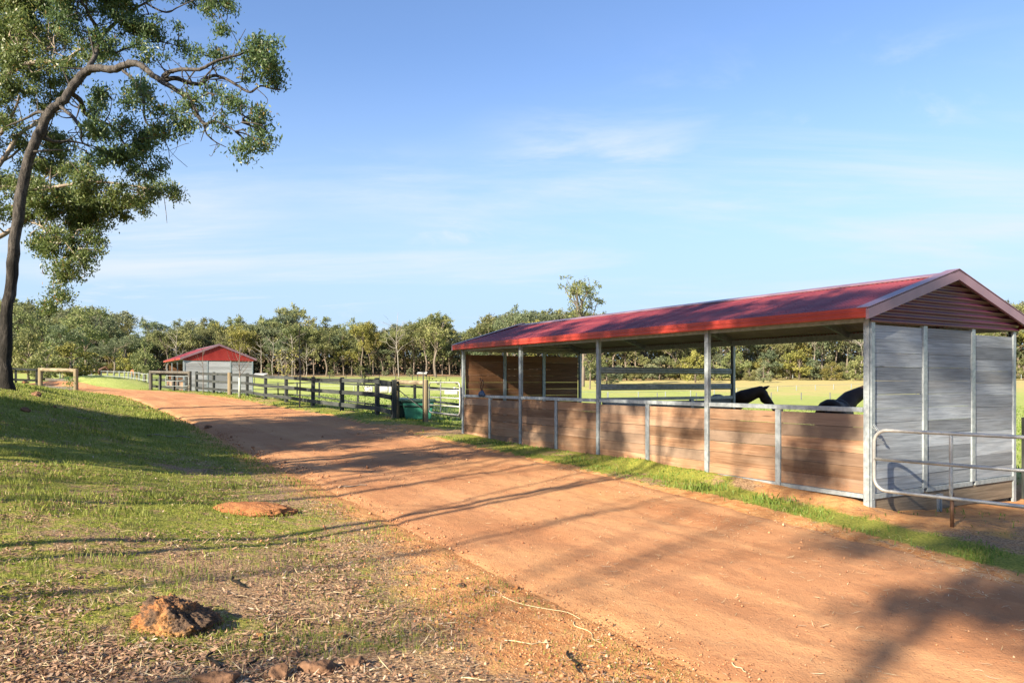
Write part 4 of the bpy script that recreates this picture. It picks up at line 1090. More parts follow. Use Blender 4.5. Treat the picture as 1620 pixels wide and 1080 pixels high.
shade_gum('tall gum far behind the viewer with a high crown', (-1.15, -16.0), 18, 35, [(0, 0, .12)], 10.4, 17.5, 1.5, 14, forks=12, sz=(.5, .95))
shade_gum('very tall slim gum far behind the viewer on the left', (-3.4, -18.0), 18.6, 36, [(0, 0, .06)], 15.4, 18.3, 1.5, 10, forks=6)
shade_gum('thin leaning gum behind the twin stemmed one', (-5.9, -9.0), 13.5, 41, [(0, 0, .05)], 9.6, 12.6, 1.5, 9, lean=1.9, forks=7, sz=(.35, .7))
shade_gum('thin forked gum on the bank behind the slender straight one', (-9.3, -10.0), 14.5, 42, [(0, 0, .06), (.4, .2, .045)], 10.2, 13.6, 1.6, 7, forks=7, sz=(.35, .75))
shade_gum('high crowned gum behind the slender ones on the bank', (-11.8, -10.5), 17, 37, [(0, 0, .15)], 12.2, 16.5, 2.2, 13, forks=7)
shade_gum('wide gum beside the pine gateway beyond the left edge', (-55.5, 3.0), 13, 39, [(0, 0, .2)], 3.5, 12, 3.4, 26, forks=9, sz=(.8, 1.4))
shade_gum('dense gum on the bank between the broad one and the leaning trunk', (-17.2, -3.6), 9.8, 43, [(0, 0, .15)], 3.2, 8.0, 2.2, 44, forks=8, sz=(.55, 1.05))
shade_gum('leafy gum near the left edge behind the broad one', (-18.5, -1.0), 12, 38, [(0, 0, .17)], 2.0, 11, 2.4, 56, forks=8, sz=(.6, 1.1))

# ------------------------------------------------------------------ middle and far trees
def gen_tree(kind, seed, n_leaf, leaf_s):
    """unit tree about 1 high, returns trunk MB and crown arrays"""
    rg = np.random.default_rng(seed); tr = MB(); C = []
    if kind in ('tall', 'lone', 'mid'):
        hf = {'tall': .50, 'lone': .55, 'mid': .36}[kind]; cw = {'tall': .20, 'lone': .17, 'mid': .26}[kind]
        top = np.array([rg.normal() * .04, rg.normal() * .04, hf + .25])
        P = smooth_path([(0, 0, -.03), (rg.normal() * .012, rg.normal() * .012, hf * .5), (rg.normal() * .02, rg.normal() * .02, hf), top], 4)
        tr.tube(P, np.linspace(.018, .008, len(P)), 7, .5)
        nl = {'tall': 8, 'lone': 9, 'mid': 9}[kind]
        for k in range(nl):
            q_ = rg.uniform(.55, 1.0); b = P[int(q_ * (len(P) - 1))]
            a = k * 2.4 + rg.uniform(-.5, .5); out = cw * rg.uniform(.5, 1.1); up = rg.uniform(.10, .30) * (1.25 if kind != 'mid' else 1)
            e = b + np.array([math.cos(a) * out, math.sin(a) * out, up]); e[2] = min(e[2], .93)
            m = b * .55 + e * .45 + np.array([math.cos(a), math.sin(a), 0]) * out * .15
            Q = smooth_path([b, m, e], 3); tr.tube(Q, np.linspace(.008, .003, len(Q)), 5, .5, cap=False)
            lk = .62 if kind == 'lone' else 1.0
            C.append((e, rg.uniform(.085, .135) * lk, rg.uniform(.07, .105) * lk))
            for _ in range(2):
                e2 = e + np.array([rg.normal() * .07, rg.normal() * .07, rg.normal() * .05]); C.append((e2, rg.uniform(.06, .10) * lk, rg.uniform(.05, .08) * lk))
                tr.tube([m, (m + e2) / 2 + rg.normal(size=3) * .012, e2], [.004, .003, .0015], 4, .5, cap=False)
        C.append((top + np.array([0, 0, .08]), .11, .09)); C.append((np.array([0, 0, hf + .18]), .15, .12)); C.append((np.array([rg.normal() * .08, rg.normal() * .08, hf * .8]), .10, .12))
    else:   # bushy: foliage to the ground
        tr.tube([(0, 0, -.03), (.01, 0, .3), (0, .01, .7)], [.03, .02, .006], 6, .5)
        for k in range(16):
            a = k * 2.4; z = rg.uniform(.10, .9); rr = (.36 if z < .6 else .36 * (1 - (z - .6) / .42)) * rg.uniform(.55, 1.0)
            e = np.array([math.cos(a) * rr, math.sin(a) * rr, z]); C.append((e, rg.uniform(.11, .17), rg.uniform(.09, .14)))
            tr.tube([(0, 0, z * .7), e * .5 + np.array([0, 0, z * .4]), e], [.012, .007, .003], 4, .5, cap=False)
    w = np.array([c[1] ** 2 * c[2] for c in C]) ** .67; w /= w.sum(); PP = []; rn = []
    for (e, r, rz), ww in zip(C, w):
        n = int(n_leaf * ww) + 3
        ns = max(3, int(n / 26))
        sc = rg.normal(size=(ns, 3)); sc /= np.linalg.norm(sc, axis=1)[:, None]; sc *= (rg.random(ns) ** .4)[:, None]
        idx = rg.integers(0, ns, n)
        p = e + (sc[idx] + rg.normal(size=(n, 3)) * .24) * np.array([r, r, rz]); PP.append(p)
        tone = rg.normal(.4, .12)
        rn.append(np.clip(tone + rg.normal(0, .2, n), 0, 1))
    P = np.concatenate(PP); V, Fc = leaf_quads(P, leaf_s, leaf_s * .6, rg, .3)
    return tr, V, Fc, np.concatenate(rn)
PROTO = {}
def proto(kind, seed, n_leaf, leaf_s, bark, leaf):
    key = (kind, seed, n_leaf, leaf)
    if key in PROTO: return PROTO[key]
    tr, V, Fc, rn = gen_tree(kind, seed, n_leaf, leaf_s)
    a = tr.build('trunk', M[bark], None, smooth=True); b = np_mesh('crown', V, Fc, M[leaf], None, rn)
    ma, mb_ = a.data, b.data
    bpy.data.objects.remove(a); bpy.data.objects.remove(b)
    PROTO[key] = (ma, mb_); return PROTO[key]
def plant(name, x, y, h, pr, label, group=None, wscale=1.0, rz=None, dz=0):
    root = empty(name, (x, y, Z(x, y) + dz), random.uniform(0, 6.28) if rz is None else rz, label, 'tree' if 'shrub' not in name else 'shrub', group)
    root.scale = (h * wscale, h * wscale, h)
    for nm, me in zip(('trunk', 'crown'), pr):
        o = bpy.data.objects.new(nm, me); COL.objects.link(o); o.parent = root
    return root
def dead_tree(x, y, h, label, seed, bark='bark_dead', name='dead_tree', r=.016, n=6, group=None):
    rg = np.random.default_rng(seed); root = empty(name, (x, y, Z(x, y)), 0, label, 'tree', group); tr = MB()
    P = smooth_path([(0, 0, -.3), (rg.normal() * .02 * h, 0, h * .3), (rg.normal() * .03 * h, 0, h * .6), (rg.normal() * .05 * h, 0, h)], 4)
    tr.tube(P, np.linspace(r * h, r * h * .18, len(P)), 7, .5); br = MB()
    for k in range(n):
        b = P[rg.integers(5, len(P) - 2)]; a = rg.uniform(0, 6.28); ln = h * rg.uniform(.15, .32)
        e = b + np.array([math.cos(a) * ln * .8, math.sin(a) * ln * .8, ln * rg.uniform(.4, 1)]); m = (b + e) / 2 + rg.normal(size=3) * .03 * h
        Q = smooth_path([b, m, e], 3); br.tube(Q, np.linspace(r * h * .45, r * h * .1, len(Q)), 5, .5, cap=False)
        for _ in range(3):
            c0 = Q[rg.integers(2, len(Q))]; d = np.array([math.cos(a) + rg.normal() * .5, math.sin(a) + rg.normal() * .5, rg.uniform(.2, 1)]) * ln * .35
            br.tube([c0, c0 + d * .5 + rg.normal(size=3) * .01 * h, c0 + d], [r * h * .2, r * h * .13, r * h * .05], 4, .5, cap=False)
    tr.build('trunk', M[bark], root, smooth=True); br.build('branches', M[bark], root, smooth=True)
    return root

# skyline of the far wood, read off the photograph: column -> top row
SKY_X = [-260, -100, 0, 40, 70, 110, 140, 180, 205, 235, 270, 300, 330, 365, 400, 440, 480, 520, 555, 600, 635, 665, 690, 720, 755, 790, 830, 900, 1000, 1200, 1400, 1600, 1700, 1950]
SKY_Y = [480, 480, 485, 492, 505, 498, 500, 512, 532, 536, 520, 516, 522, 516, 510, 506, 514, 524, 524, 528, 530, 512, 508, 532, 526, 510, 500, 505, 512, 512, 505, 492, 480, 480]
rgF = np.random.default_rng(99)
kinds = [('tall', 'leaf_a'), ('tall', 'leaf_b'), ('mid', 'leaf_a'), ('mid', 'leaf_b'), ('mid', 'leaf_y'), ('tall', 'leaf_y')]
def zone(px):
    if px < 60: return 'at the left end of the wood'
    if px < 200: return 'in the wood beyond the pine gateway'
    if px < 420: return 'in the wood behind the small shelter'
    if px < 600: return 'in the far row above the dark roadside fence'
    if px < 860: return 'in the far row left of the big shelter'
    if px < 1180: return 'in the wood seen above the shelter partition'
    if px < 1400: return 'in the wood seen through the open near bay'
    return 'in the wood right of the big shelter'
desc = {'tall': 'open crowned tall gum', 'mid': 'full crowned gum', 'leaf_a': 'olive green', 'leaf_b': 'dull bluish green', 'leaf_y': 'yellowish'}
for row, (D0, dpx, drop) in enumerate(((238, 15, 6), (258, 15, 2), (280, 17, -1))):
    px = -260 + row * 5
    while px < 1950:
        D = D0 + rgF.uniform(-8, 8)
        if 900 < px: D += 12
        if px < 215: D -= 60 - row * 10
        x, y = XY(px, D); z = Z(x, y)
        top = np.interp(px, SKY_X, SKY_Y) + drop + rgF.normal() * 7 - (9 if rgF.random() < .12 else 0)
        h = (CAMZ - (top - HZ) / F_PX * D) - z
        h = float(np.clip(h, 7, 32)) * 1.04
        kd, lf = kinds[rgF.choice(6, p=[.29, .20, .26, .17, .05, .03])]
        lab = '%s %s %s' % (desc[lf], desc[kd], zone(px))
        plant('gum_tree', x, y, h, proto(kd, int(rgF.integers(0, 3)) + 100, 3800, .028, 'bark_far', lf), lab, 'far gums ' + zone(px) + ', ' + desc[lf] + ' ' + desc[kd], wscale=rgF.uniform(.85, 1.2))
        px += dpx * rgF.uniform(.75, 1.3) * (1.25 if px > 900 else 1)
# low bushes at the foot of the wood: thick on the right, sparse where the trunks show
px = -240
while px < 1950:
    right = px > 900
    D = (226 if not right else 232) + rgF.uniform(-6, 10) - (58 if px < 215 else 0)
    x, y = XY(px, D)
    if right or px < 215 or rgF.random() < .35:
        h = rgF.uniform(5, 9.5) if right else (rgF.uniform(4, 9) if px < 215 else rgF.uniform(2, 4))
        lf = ['leaf_a', 'leaf_y', 'leaf_b', 'leaf_a'][rgF.integers(0, 4)]
        plant('bushy_tree' if h > 4 else 'shrub', x, y, h, proto('bushy', int(rgF.integers(0, 3)) + 200, 2600, .05, 'bark_far', lf), ('%s round bushy tree %s' if h > 4 else '%s low shrub %s') % (desc[lf], zone(px)), 'bushes %s, %s' % (zone(px), desc[lf] + (' big' if h > 4 else ' low')), wscale=rgF.uniform(.9, 1.3))
    px += rgF.uniform(16, 30) * (.75 if right else 1)
# single trees that stand out
x, y = XY(922, 178); plant('tall_gum', x, y, (603 - 436) * 178 / F_PX + 1.0, proto('lone', 317, 2300, .019, 'bark_far', 'leaf_a'), 'lone tall gum with airy crown rising above the red roof', wscale=.95, rz=.6)
x, y = XY(933, 165); plant('tall_gum', x, y, 13, proto('mid', 101, 1900, .036, 'bark_far', 'leaf_a'), 'pale trunked gum seen through the gap beside the far gable', wscale=.8)
for px, D, top, kd, lf, lab, ws in ((138, 118, 486, 'tall', 'leaf_a', 'tallest forked gum rising behind the pine gateway', 1.15), (66, 125, 482, 'mid', 'leaf_a', 'dense gum just right of the dark leaning trunk', 1.1), (100, 112, 503, 'mid', 'leaf_b', 'shaded gum left of the tallest forked gum', 1.1), (180, 140, 520, 'mid', 'leaf_b', 'shaded low gum right of the tallest forked gum', 1.2),
                            (112, 82, 535, 'bushy', 'leaf_y', 'rounded olive bush behind the pine gateway', 1.25), (74, 78, 548, 'bushy', 'leaf_a', 'pale leafy bush between the dark trunk and the gateway', 1.2), (45, 90, 520, 'bushy', 'leaf_a', 'tall bush close behind the dark leaning trunk', .9),
                            (230, 76, 535, 'bushy', 'leaf_a', 'small leafy tree left of the small shelter', .62), (690, 225, 500, 'tall', 'leaf_a', 'tallest gum in the far row left of the shelter roof', 1.25), (806, 215, 500, 'tall', 'leaf_b', 'dark gum showing above the low end of the red roof', 1.0), (1100, 205, 548, 'bushy', 'leaf_y', 'yellow green round bush behind the partition rails', .95), (1208, 208, 572, 'bushy', 'leaf_b', 'isolated round bush in the paddock seen through the near bay', 1.0), (960, 190, 585, 'bushy', 'leaf_b', 'low wide shrub below the partition rails', 2.2)):
    x, y = XY(px, D); h = (CAMZ - (top - HZ) / F_PX * D) - Z(x, y)
    pr = proto(kd, 300 + int(px), 3200 if D < 150 else 2200, .028 if kd != 'bushy' else .05, 'bark_far', lf)
    plant('gum_tree' if kd != 'bushy' else 'bushy_tree', x, y, h, pr, lab, None, ws)
x, y = XY(631, 222); dead_tree(x, y, 19.5, 'bare pale dead tree poking above the far row', 5, r=.009, n=12)
for k, (px, D, h) in enumerate(((415, 214, 11), (432, 218, 12), (446, 213, 9.5), (462, 219, 12.5), (484, 216, 10), (280, 190, 12), (1362, 236, 13))):
    x, y = XY(px, D); dead_tree(x, y, h, ['grey leafless tree right of the small shelter roof', 'tangled leafless tree above the dark roadside fence', 'low leafless tree between two tangled ones', 'pale branching bare tree behind the tall sapling', 'short bare tree just right of the tall sapling', 'grey bare tree behind the small shelter ridge', 'pale twin trunk bare tree beside the corner post'][k], 40 + k, n=11, r=.012)
# undergrowth and the wood's dark depth
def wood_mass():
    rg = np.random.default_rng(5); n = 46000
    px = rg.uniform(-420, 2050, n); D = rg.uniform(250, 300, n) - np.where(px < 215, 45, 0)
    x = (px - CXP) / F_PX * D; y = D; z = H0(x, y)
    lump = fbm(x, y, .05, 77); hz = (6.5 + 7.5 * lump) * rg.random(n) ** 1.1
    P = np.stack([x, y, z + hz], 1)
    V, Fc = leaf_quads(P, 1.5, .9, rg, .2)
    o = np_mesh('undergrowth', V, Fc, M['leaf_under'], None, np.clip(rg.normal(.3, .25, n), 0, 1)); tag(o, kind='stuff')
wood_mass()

# saplings beside the fence
def sapling(label, px, D, htop, seed, bark, leaf=0, guard=False, spread=.5, n=8, r=.028):
    x, y = XY(px, D); root = empty('sapling', (x, y, Z(x, y)), 0, label, 'young tree', 'young trees by the fence'); rg = np.random.default_rng(seed)
    P = smooth_path([(0, 0, -.1), (.02, 0, htop * .35), (-.02, .02, htop * .7), (.03, 0, htop)], 4)
    tr = MB(); tr.tube(P, np.linspace(r, .006, len(P)), 7, .5); tw = MB(); tips = []
    for k in range(n):
        b = P[rg.integers(4, len(P) - 2)]; a = rg.uniform(0, 6.28); ln = spread * rg.uniform(.6, 1.2)
        e = b + np.array([math.cos(a) * ln * .6, math.sin(a) * ln * .6, ln]); m = (b + e) / 2 + np.array([math.cos(a), math.sin(a), 0]) * ln * .12
        Q = smooth_path([b, m, e], 3); tw.tube(Q, np.linspace(.010, .003, len(Q)), 5, .5, cap=False); tips += [Q[3], Q[-1], Q[5]]
    tr.build('trunk', M[bark], root, smooth=True); tw.build('branches', M[bark], root, smooth=True)
    if guard:
        mb = MB(); mb.tube([(0, 0, 0), (0, 0, .5), (0, 0, 1.0)], .06, 10, .5); mb.build('trunk_guard', M['guard'], root, smooth=True)
    if leaf:
        T = np.array(tips)[rg.integers(0, len(tips), leaf)] + rg.normal(size=(leaf, 3)) * .13
        V, Fc = leaf_quads(T, .11, .05, rg, .4); np_mesh('crown', V, Fc, M['leaf_y'], root, rg.random(leaf))
sapling('tall thin bare sapling standing before the dark fence', 474, 29.0, 3.3, 1, 'bark_sapling', 60, spread=.7, n=11, r=.035)
sapling('bare young tree with a pale trunk guard by the small shelter', 379, 36.5, 2.5, 2, 'bark_sapling', 0, True, .9, 14, .045)
sapling('slender leafless sapling left of the one with the guard', 321, 41.5, 2.7, 3, 'bark_sapling', 0, False, .6, 8, .028)
sapling('wispy leafy sapling behind the dark fence', 452, 38, 2.0, 4, 'bark_sapling', 260, False, .6, 12, .02)
sapling('small leafy sprig behind the dark fence near the bales', 577, 31, 1.55, 6, 'bark_sapling', 90, False, .6, 9, .012)
# seedling by the gateway
x, y = XY(110, 39); sd = empty('seedling', (x, y, Z(x, y)), 0, 'tiny green seedling in front of the pine gateway', 'plant')
mb = MB(); mb.tube([(0, 0, -.05), (.01, 0, .45)], [.012, .008], 5, .5); mb.build('stem', M['bark_sapling'], sd)
V, Fc = leaf_quads(np.array([0, 0, .5]) + rgF.normal(size=(120, 3)) * np.array([.13, .13, .15]), .12, .06, rgF, .3); np_mesh('crown', V, Fc, M['grass_lush'], sd, rgF.random(120))

# ------------------------------------------------------------------ stones and earth
def rock(name, label, x, y, sx, sy, sz, seed, mat, rz=0, sink=.3, rough=.28, group=None, facets=True, cat='rock', sub=4):
    import bmesh
    bm = bmesh.new(); bmesh.ops.create_icosphere(bm, subdivisions=sub, radius=1.0)
    rg = np.random.default_rng(seed); P = np.array([v.co for v in bm.verts])
    d = np.zeros(len(P))
    for k, (fq, am) in enumerate(((1.3, 1), (2.9, .5), (6.5, .26), (13, .13))):
        o = rg.uniform(0, 50, 3)
        d += am * (vnoise(P[:, 0] + o[0] + P[:, 2] * .7, P[:, 1] + o[1] - P[:, 2] * .6, fq, seed + k) + vnoise(P[:, 2] + o[2], P[:, 0] - P[:, 1] * .5, fq, seed + 9 + k) - 1)
    if facets:
        for _ in range(5):
            nrm = rg.normal(size=3); nrm /= np.linalg.norm(nrm); c = rg.uniform(.68, .9)
            ex = np.clip(P @ nrm - c, 0, None); P = P - ex[:, None] * nrm * .85
    P = P * (1 + rough * d)[:, None]
    if sub >= 5:
        rid = np.abs(vnoise(P[:, 0] + P[:, 2], P[:, 1] - P[:, 2], 4.2, seed + 40) - .5) + .5 * np.abs(vnoise(P[:, 0] - P[:, 1], P[:, 2] * 1.4, 8.5, seed + 41) - .5) + .3 * np.abs(vnoise(P[:, 1] + P[:, 0], P[:, 2] - P[:, 0], 17, seed + 42) - .5)
        P = P * (.86 + .42 * rid * (1.0 if facets else .4))[:, None]
        hf = np.abs(vnoise(P[:, 0] * 1.3 + P[:, 2], P[:, 1] - P[:, 2] * .8, 15, seed + 50) - .5) + .6 * np.abs(vnoise(P[:, 0] - P[:, 1], P[:, 2] + P[:, 1] * .3, 31, seed + 51) - .5)
        P = P * (1 - .16 * hf)[:, None]
    P = P * np.array([sx, sy, sz])
    for v, p in zip(bm.verts, P): v.co = p
    me = bpy.data.meshes.new(name); bm.to_mesh(me); bm.free(); me.materials.append(mat)
    me.polygons.foreach_set('use_smooth', np.ones(len(me.polygons), dtype=bool))
    o = bpy.data.objects.new(name, me); COL.objects.link(o); o.location = (x, y, Z(x, y) + sz * (1 - 2 * sink) * .5); o.rotation_euler = (0, 0, rz)
    return tag(o, label, cat, group)
def at_ground(px, py):
    """where the sight line through a photo point meets the ground"""
    lo = 1.0
    for D in np.arange(1.5, 80, .02):
        p = W(px, py, D)
        if p[2] <= Z(p[0], p[1]): return p[0], p[1]
    return XY(px, 60)
x, y = at_ground(262, 1000); BOX, BOY = x, y + .10; rock('boulder', 'largest craggy orange brown boulder in the leaf litter', x, y + .10, .235, .18, .165, 3, M['rock'], .3, .42, .34, sub=6)
x, y = at_ground(395, 812); rock('earth_mound', 'low bare red earth mound in the grass beside the road', x, y + .1, .48, .28, .10, 8, M['earth'], .1, .40, .25, facets=False, cat='mound', sub=5)
for k, (px, py, s, lab) in enumerate(((348, 1078, .085, 'rounded red rock at the bottom edge left of its neighbours'), (445, 1070, .07, 'dark red rock at the bottom edge right of the rounded one'), (500, 1062, .085, 'brown stone among bark litter at the bottom edge'), (562, 1052, .06, 'flat orange stone lowest right in the litter'),
                           (409, 1008, .04, 'small orange stone right of the big boulder'), (541, 1010, .04, 'small yellow stone in the litter well right of the boulder'), (462, 1040, .04, 'small red stone behind the bottom edge rocks'), (815, 930, .032, 'lone pebble sitting on the dirt road edge'), (808, 938, .02, 'tiny stone touching the lone pebble'), (728, 927, .045, 'yellow stone half buried on the road verge'),
                           (330, 676, .10, 'flat stone on the shaded bank edge by the road'), (84, 645, .085, 'orange stone high on the shaded bank'), (38, 650, .09, 'red earth clod below the dark trunk'), (40, 606, .27, 'sunlit orange boulder right of the dark trunk base'), (58, 626, .13, 'red clod beside the sunlit orange boulder'), (1547, 786, .07, 'red rubble stone under the plinth board'), (1590, 780, .09, 'larger red rubble stone below the rear corner'), (1525, 797, .05, 'small red rubble stone by the steel stub'))):
    x, y = at_ground(px, min(py, 1079)); rock('stone', lab, x, y, s, s * .8, s * .62, 60 + k, (M['dull_rock'] if k in (0, 1, 2, 3, 6, 10, 12, 14) else M['rock']), k * 1.3, .40 if k < 7 else .30, .5, 'loose stones', sub=4)

# ------------------------------------------------------------------ sticks
def stick(label, a, b, r, seed, mat):
    xa, ya = at_ground(*a); xb, yb = at_ground(*b); rg = np.random.default_rng(seed); P = []
    n = 6
    side = np.array([-(yb - ya), xb - xa]); side = side / (np.linalg.norm(side) + 1e-9) * math.hypot(xb - xa, yb - ya)
    for k in range(n):
        q_ = k / (n - 1); w = rg.normal() * .05
        x = xa + (xb - xa) * q_ + side[0] * w; y = ya + (yb - ya) * q_ + side[1] * w; P.append((x - xa, y - ya, Z(x, y) + r * 1.2 + abs(rg.normal()) * r * .8 - Z(xa, ya)))
    mb = MB(); mb.tube(smooth_path(P, 3), np.linspace(r, r * .6, 3 * (n - 1) + 1), 6, .5)
    o = mb.build('stick', mat, None, smooth=True); o.location = (xa, ya, Z(xa, ya)); tag(o, label, 'stick', 'fallen sticks')
for k, (a, b, r, lab, mt) in enumerate((((790, 945), (922, 978), .0035, 'long pale stick bent along the road edge', 'straw'), ((905, 985), (948, 1018), .003, 'pale stick continuing down the road edge', 'straw'), ((800, 1016), (868, 1019), .004, 'short straight straw coloured twig near the bottom', 'straw'), ((730, 1074), (770, 1078), .005, 'pale twig at the very bottom edge', 'straw'), ((905, 1034), (918, 1066), .008, 'dark curved stick standing out on the gravel verge', 'bark_dark'), ((365, 918), (388, 932), .010, 'dark broken stick in the moss behind the boulder', 'bark_dark'), ((535, 772), (580, 769), .012, 'dead twig cluster lying at the road edge', 'bark_pale'), ((235, 690), (298, 692), .014, 'long dead stick in the shaded grass', 'bark_pale'), ((345, 1062), (330, 1040), .010, 'short brown bark stick below the boulder', 'bark_dark'), ((390, 1058), (412, 1046), .009, 'brown bark stick right of the boulder foot', 'bark_dark'), ((1155, 1050), (1180, 1066), .004, 'split straw stalk on the lower right of the road', 'straw'), ((120, 660), (170, 668), .012, 'grey twig on the upper bank', 'bark_pale'))):
    stick(lab, a, b, r, 80 + k, M[mt])

# ------------------------------------------------------------------ grass, litter, straw, gravel
def view_samples(n, dmin, dmax, rg, power=1.0, lo=-.86, hi=.86):
    q_ = rg.random(n) ** power
    D = dmin * (dmax / dmin) ** q_
    s = rg.uniform(lo, hi, n)
    return s * D, D
def blades(name, n, dmin, dmax, keep, hfun, wfun, mat, seed, label=None, power=1.0, lo=-.86, hi=.86):
    rg = np.random.default_rng(seed); x, y = view_samples(n, dmin, dmax, rg, power, lo, hi)
    k = keep(x, y, rg); x, y = x[k], y[k]; m = len(x); z = H0(x, y)
    h = hfun(x, y, rg); w = wfun(x, y, rg)
    a = rg.uniform(0, 6.283, m); bend = rg.uniform(.1, .75, m) * h; ba = rg.uniform(0, 6.283, m)
    dx, dy = np.cos(a) * w / 2, np.sin(a) * w / 2; bx, by = np.cos(ba) * bend, np.sin(ba) * bend
    V = np.empty((m, 5, 3))
    V[:, 0] = np.stack([x - dx, y - dy, z - .01], 1); V[:, 1] = np.stack([x + dx, y + dy, z - .01], 1)
    V[:, 2] = np.stack([x + dx * .7 + bx * .35, y + dy * .7 + by * .35, z + h * .6], 1)
    V[:, 3] = np.stack([x + bx, y + by, z + h], 1)
    V[:, 4] = np.stack([x - dx * .7 + bx * .35, y - dy * .7 + by * .35, z + h * .6], 1)
    o = np_mesh(name, V.reshape(-1, 3), np.arange(5 * m).reshape(m, 5), mat, None, np.clip(rg.normal(.4, .25, m), 0, 1)); tag(o, label, kind='stuff')
def k_bank(x, y, rg):
    g, s, f, d = masks(x, y); u, v = to_uv(x, y); l, r = edges(u)
    tuft = fbm(x, y, 2.3, 55) * .6 + fbm(x, y, 7, 56) * .4
    ring = np.exp(-((np.hypot(x - BOX, (y - BOY) * 1.1) - .24) / .09) ** 2); tuft = tuft + .3 * ring; g = g + .5 * ring
    return (v < l - .05) & (rg.random(len(x)) < np.clip((g - .12) * 1.5, 0, 1) * np.clip((tuft - .36) * 5, .04, 1))
blades('grass', 330000, 2.6, 42, k_bank, lambda x, y, rg: rg.uniform(.010, .034, len(x)) * (1 + 1.0 * (fbm(x, y, 1.1, 58) > .57)) * np.clip(.8 + y * .04, .8, 1.7), lambda x, y, rg: np.clip(.0008 * y, .0028, .03) * rg.uniform(.8, 1.6, len(x)), M['grass'], 21, power=.72, lo=-.86, hi=.3)
def k_verge(x, y, rg):
    g, s, f, d = masks(x, y); u, v = to_uv(x, y); l, r = edges(u)
    tuft = fbm(x, y, 2.6, 65)
    return (v > r + .05) & (v < 3.2) & ~((v > -.03) & (v < 3.75) & (u > .0) & (u < 11)) & (rg.random(len(x)) < np.clip(g * 1.25 - .35, 0, 1) * np.clip((tuft - .40) * 4.5, .02, 1) * np.clip(1.3 - s * 1.2, 0, 1))
blades('verge_grass', 260000, 5, 50, k_verge, lambda x, y, rg: rg.uniform(.015, .05, len(x)) * (1 + 1.2 * (fbm(x, y, .9, 67) > .58)), lambda x, y, rg: np.clip(.0011 * y, .006, .04) * rg.uniform(.8, 1.6, len(x)), M['grass_lush'], 22, power=.8, lo=-.5, hi=.86)
def k_field(x, y, rg):
    g, s, f, d = masks(x, y); u, v = to_uv(x, y)
    return (v > 1.0) & ~((v < 3.75) & (u > .0) & (u < 11)) & (rg.random(len(x)) < f)
blades('paddock_grass', 60000, 10, 70, k_field, lambda x, y, rg: rg.uniform(.03, .09, len(x)), lambda x, y, rg: np.clip(.0015 * y, .01, .08) * rg.uniform(.8, 1.4, len(x)), M['grass_lush'], 23, power=1.0)

def litter(name, n, dmin, dmax, keep, L, Wd, mat, seed, power=1.0, flat=.35, lo=-.86, hi=.86, lift=.008):
    rg = np.random.default_rng(seed); x, y = view_samples(n, dmin, dmax, rg, power, lo, hi)
    k = keep(x, y, rg); x, y = x[k], y[k]; m = len(x)
    z = H0(x, y) + lift * (1 + rg.random(m))
    a = rg.uniform(0, 6.283, m); tilt = rg.normal(0, flat, m)
    A = np.stack([np.cos(a) * np.cos(tilt), np.sin(a) * np.cos(tilt), np.sin(tilt)], 1)
    roll = rg.normal(0, flat * 1.3, m)
    B0 = np.stack([-np.sin(a), np.cos(a), np.zeros(m)], 1); up = np.cross(A, B0); B = B0 * np.cos(roll)[:, None] + up * np.sin(roll)[:, None]; up = np.cross(A, B)
    Ls = (L * rg.uniform(.4, 1.35, m))[:, None]; Ws = (Wd * rg.uniform(.6, 1.5, m))[:, None]; P = np.stack([x, y, z], 1)
    curl = (rg.normal(0, .16, m))[:, None] * Ls
    V = np.empty((m, 8, 3))                       # two bent quads and pointed ends make one curled leaf
    V[:, 0] = P - A * Ls / 2 - up * curl * .6; V[:, 1] = P - A * Ls * .2 + B * Ws / 2; V[:, 2] = P + up * curl * .3; V[:, 3] = P - A * Ls * .2 - B * Ws / 2
    V[:, 4] = P - A * Ls * .2 + B * Ws / 2; V[:, 5] = P + A * Ls * .22 + B * Ws * .38; V[:, 6] = P + A * Ls / 2 - up * curl * .6; V[:, 7] = P + A * Ls * .18 - B * Ws * .42
    i0 = np.arange(m)[:, None] * 8
    Fc = np.concatenate([i0 + np.array([0, 1, 3]), i0 + np.array([1, 5, 7]), i0 + np.array([1, 7, 3]), i0 + np.array([5, 6, 7])], 0)
    rn = np.clip(rg.normal(.45, .27, m), 0, 1)
    o = np_mesh(name, V.reshape(-1, 3), Fc, mat, None, np.concatenate([rn] * 4)); tag(o, kind='stuff')
def k_lit(x, y, rg):
    g, s, f, d = masks(x, y); u, v = to_uv(x, y); l, r = edges(u)
    patch = fbm(x, y, 1.4, 71) * .6 + fbm(x, y, 5, 72) * .4
    fr = sst(5.0, 3.6, y) * sst(1.0, -1.2, x)
    return (v < l - .15) & (rg.random(len(x)) < np.clip((patch - .47 + .24 * fr) * 3.0, .05, .8) * np.clip(1.2 - s, .1, 1))
litter('leaf_litter', 190000, 2.6, 24, k_lit, .043, .0105, M['litter'], 31, .75, .32, -.86, .25)
litter('fallen_twigs', 9000, 2.6, 20, k_lit, .19, .0045, M['straw'], 33, .75, .12, -.86, .25)
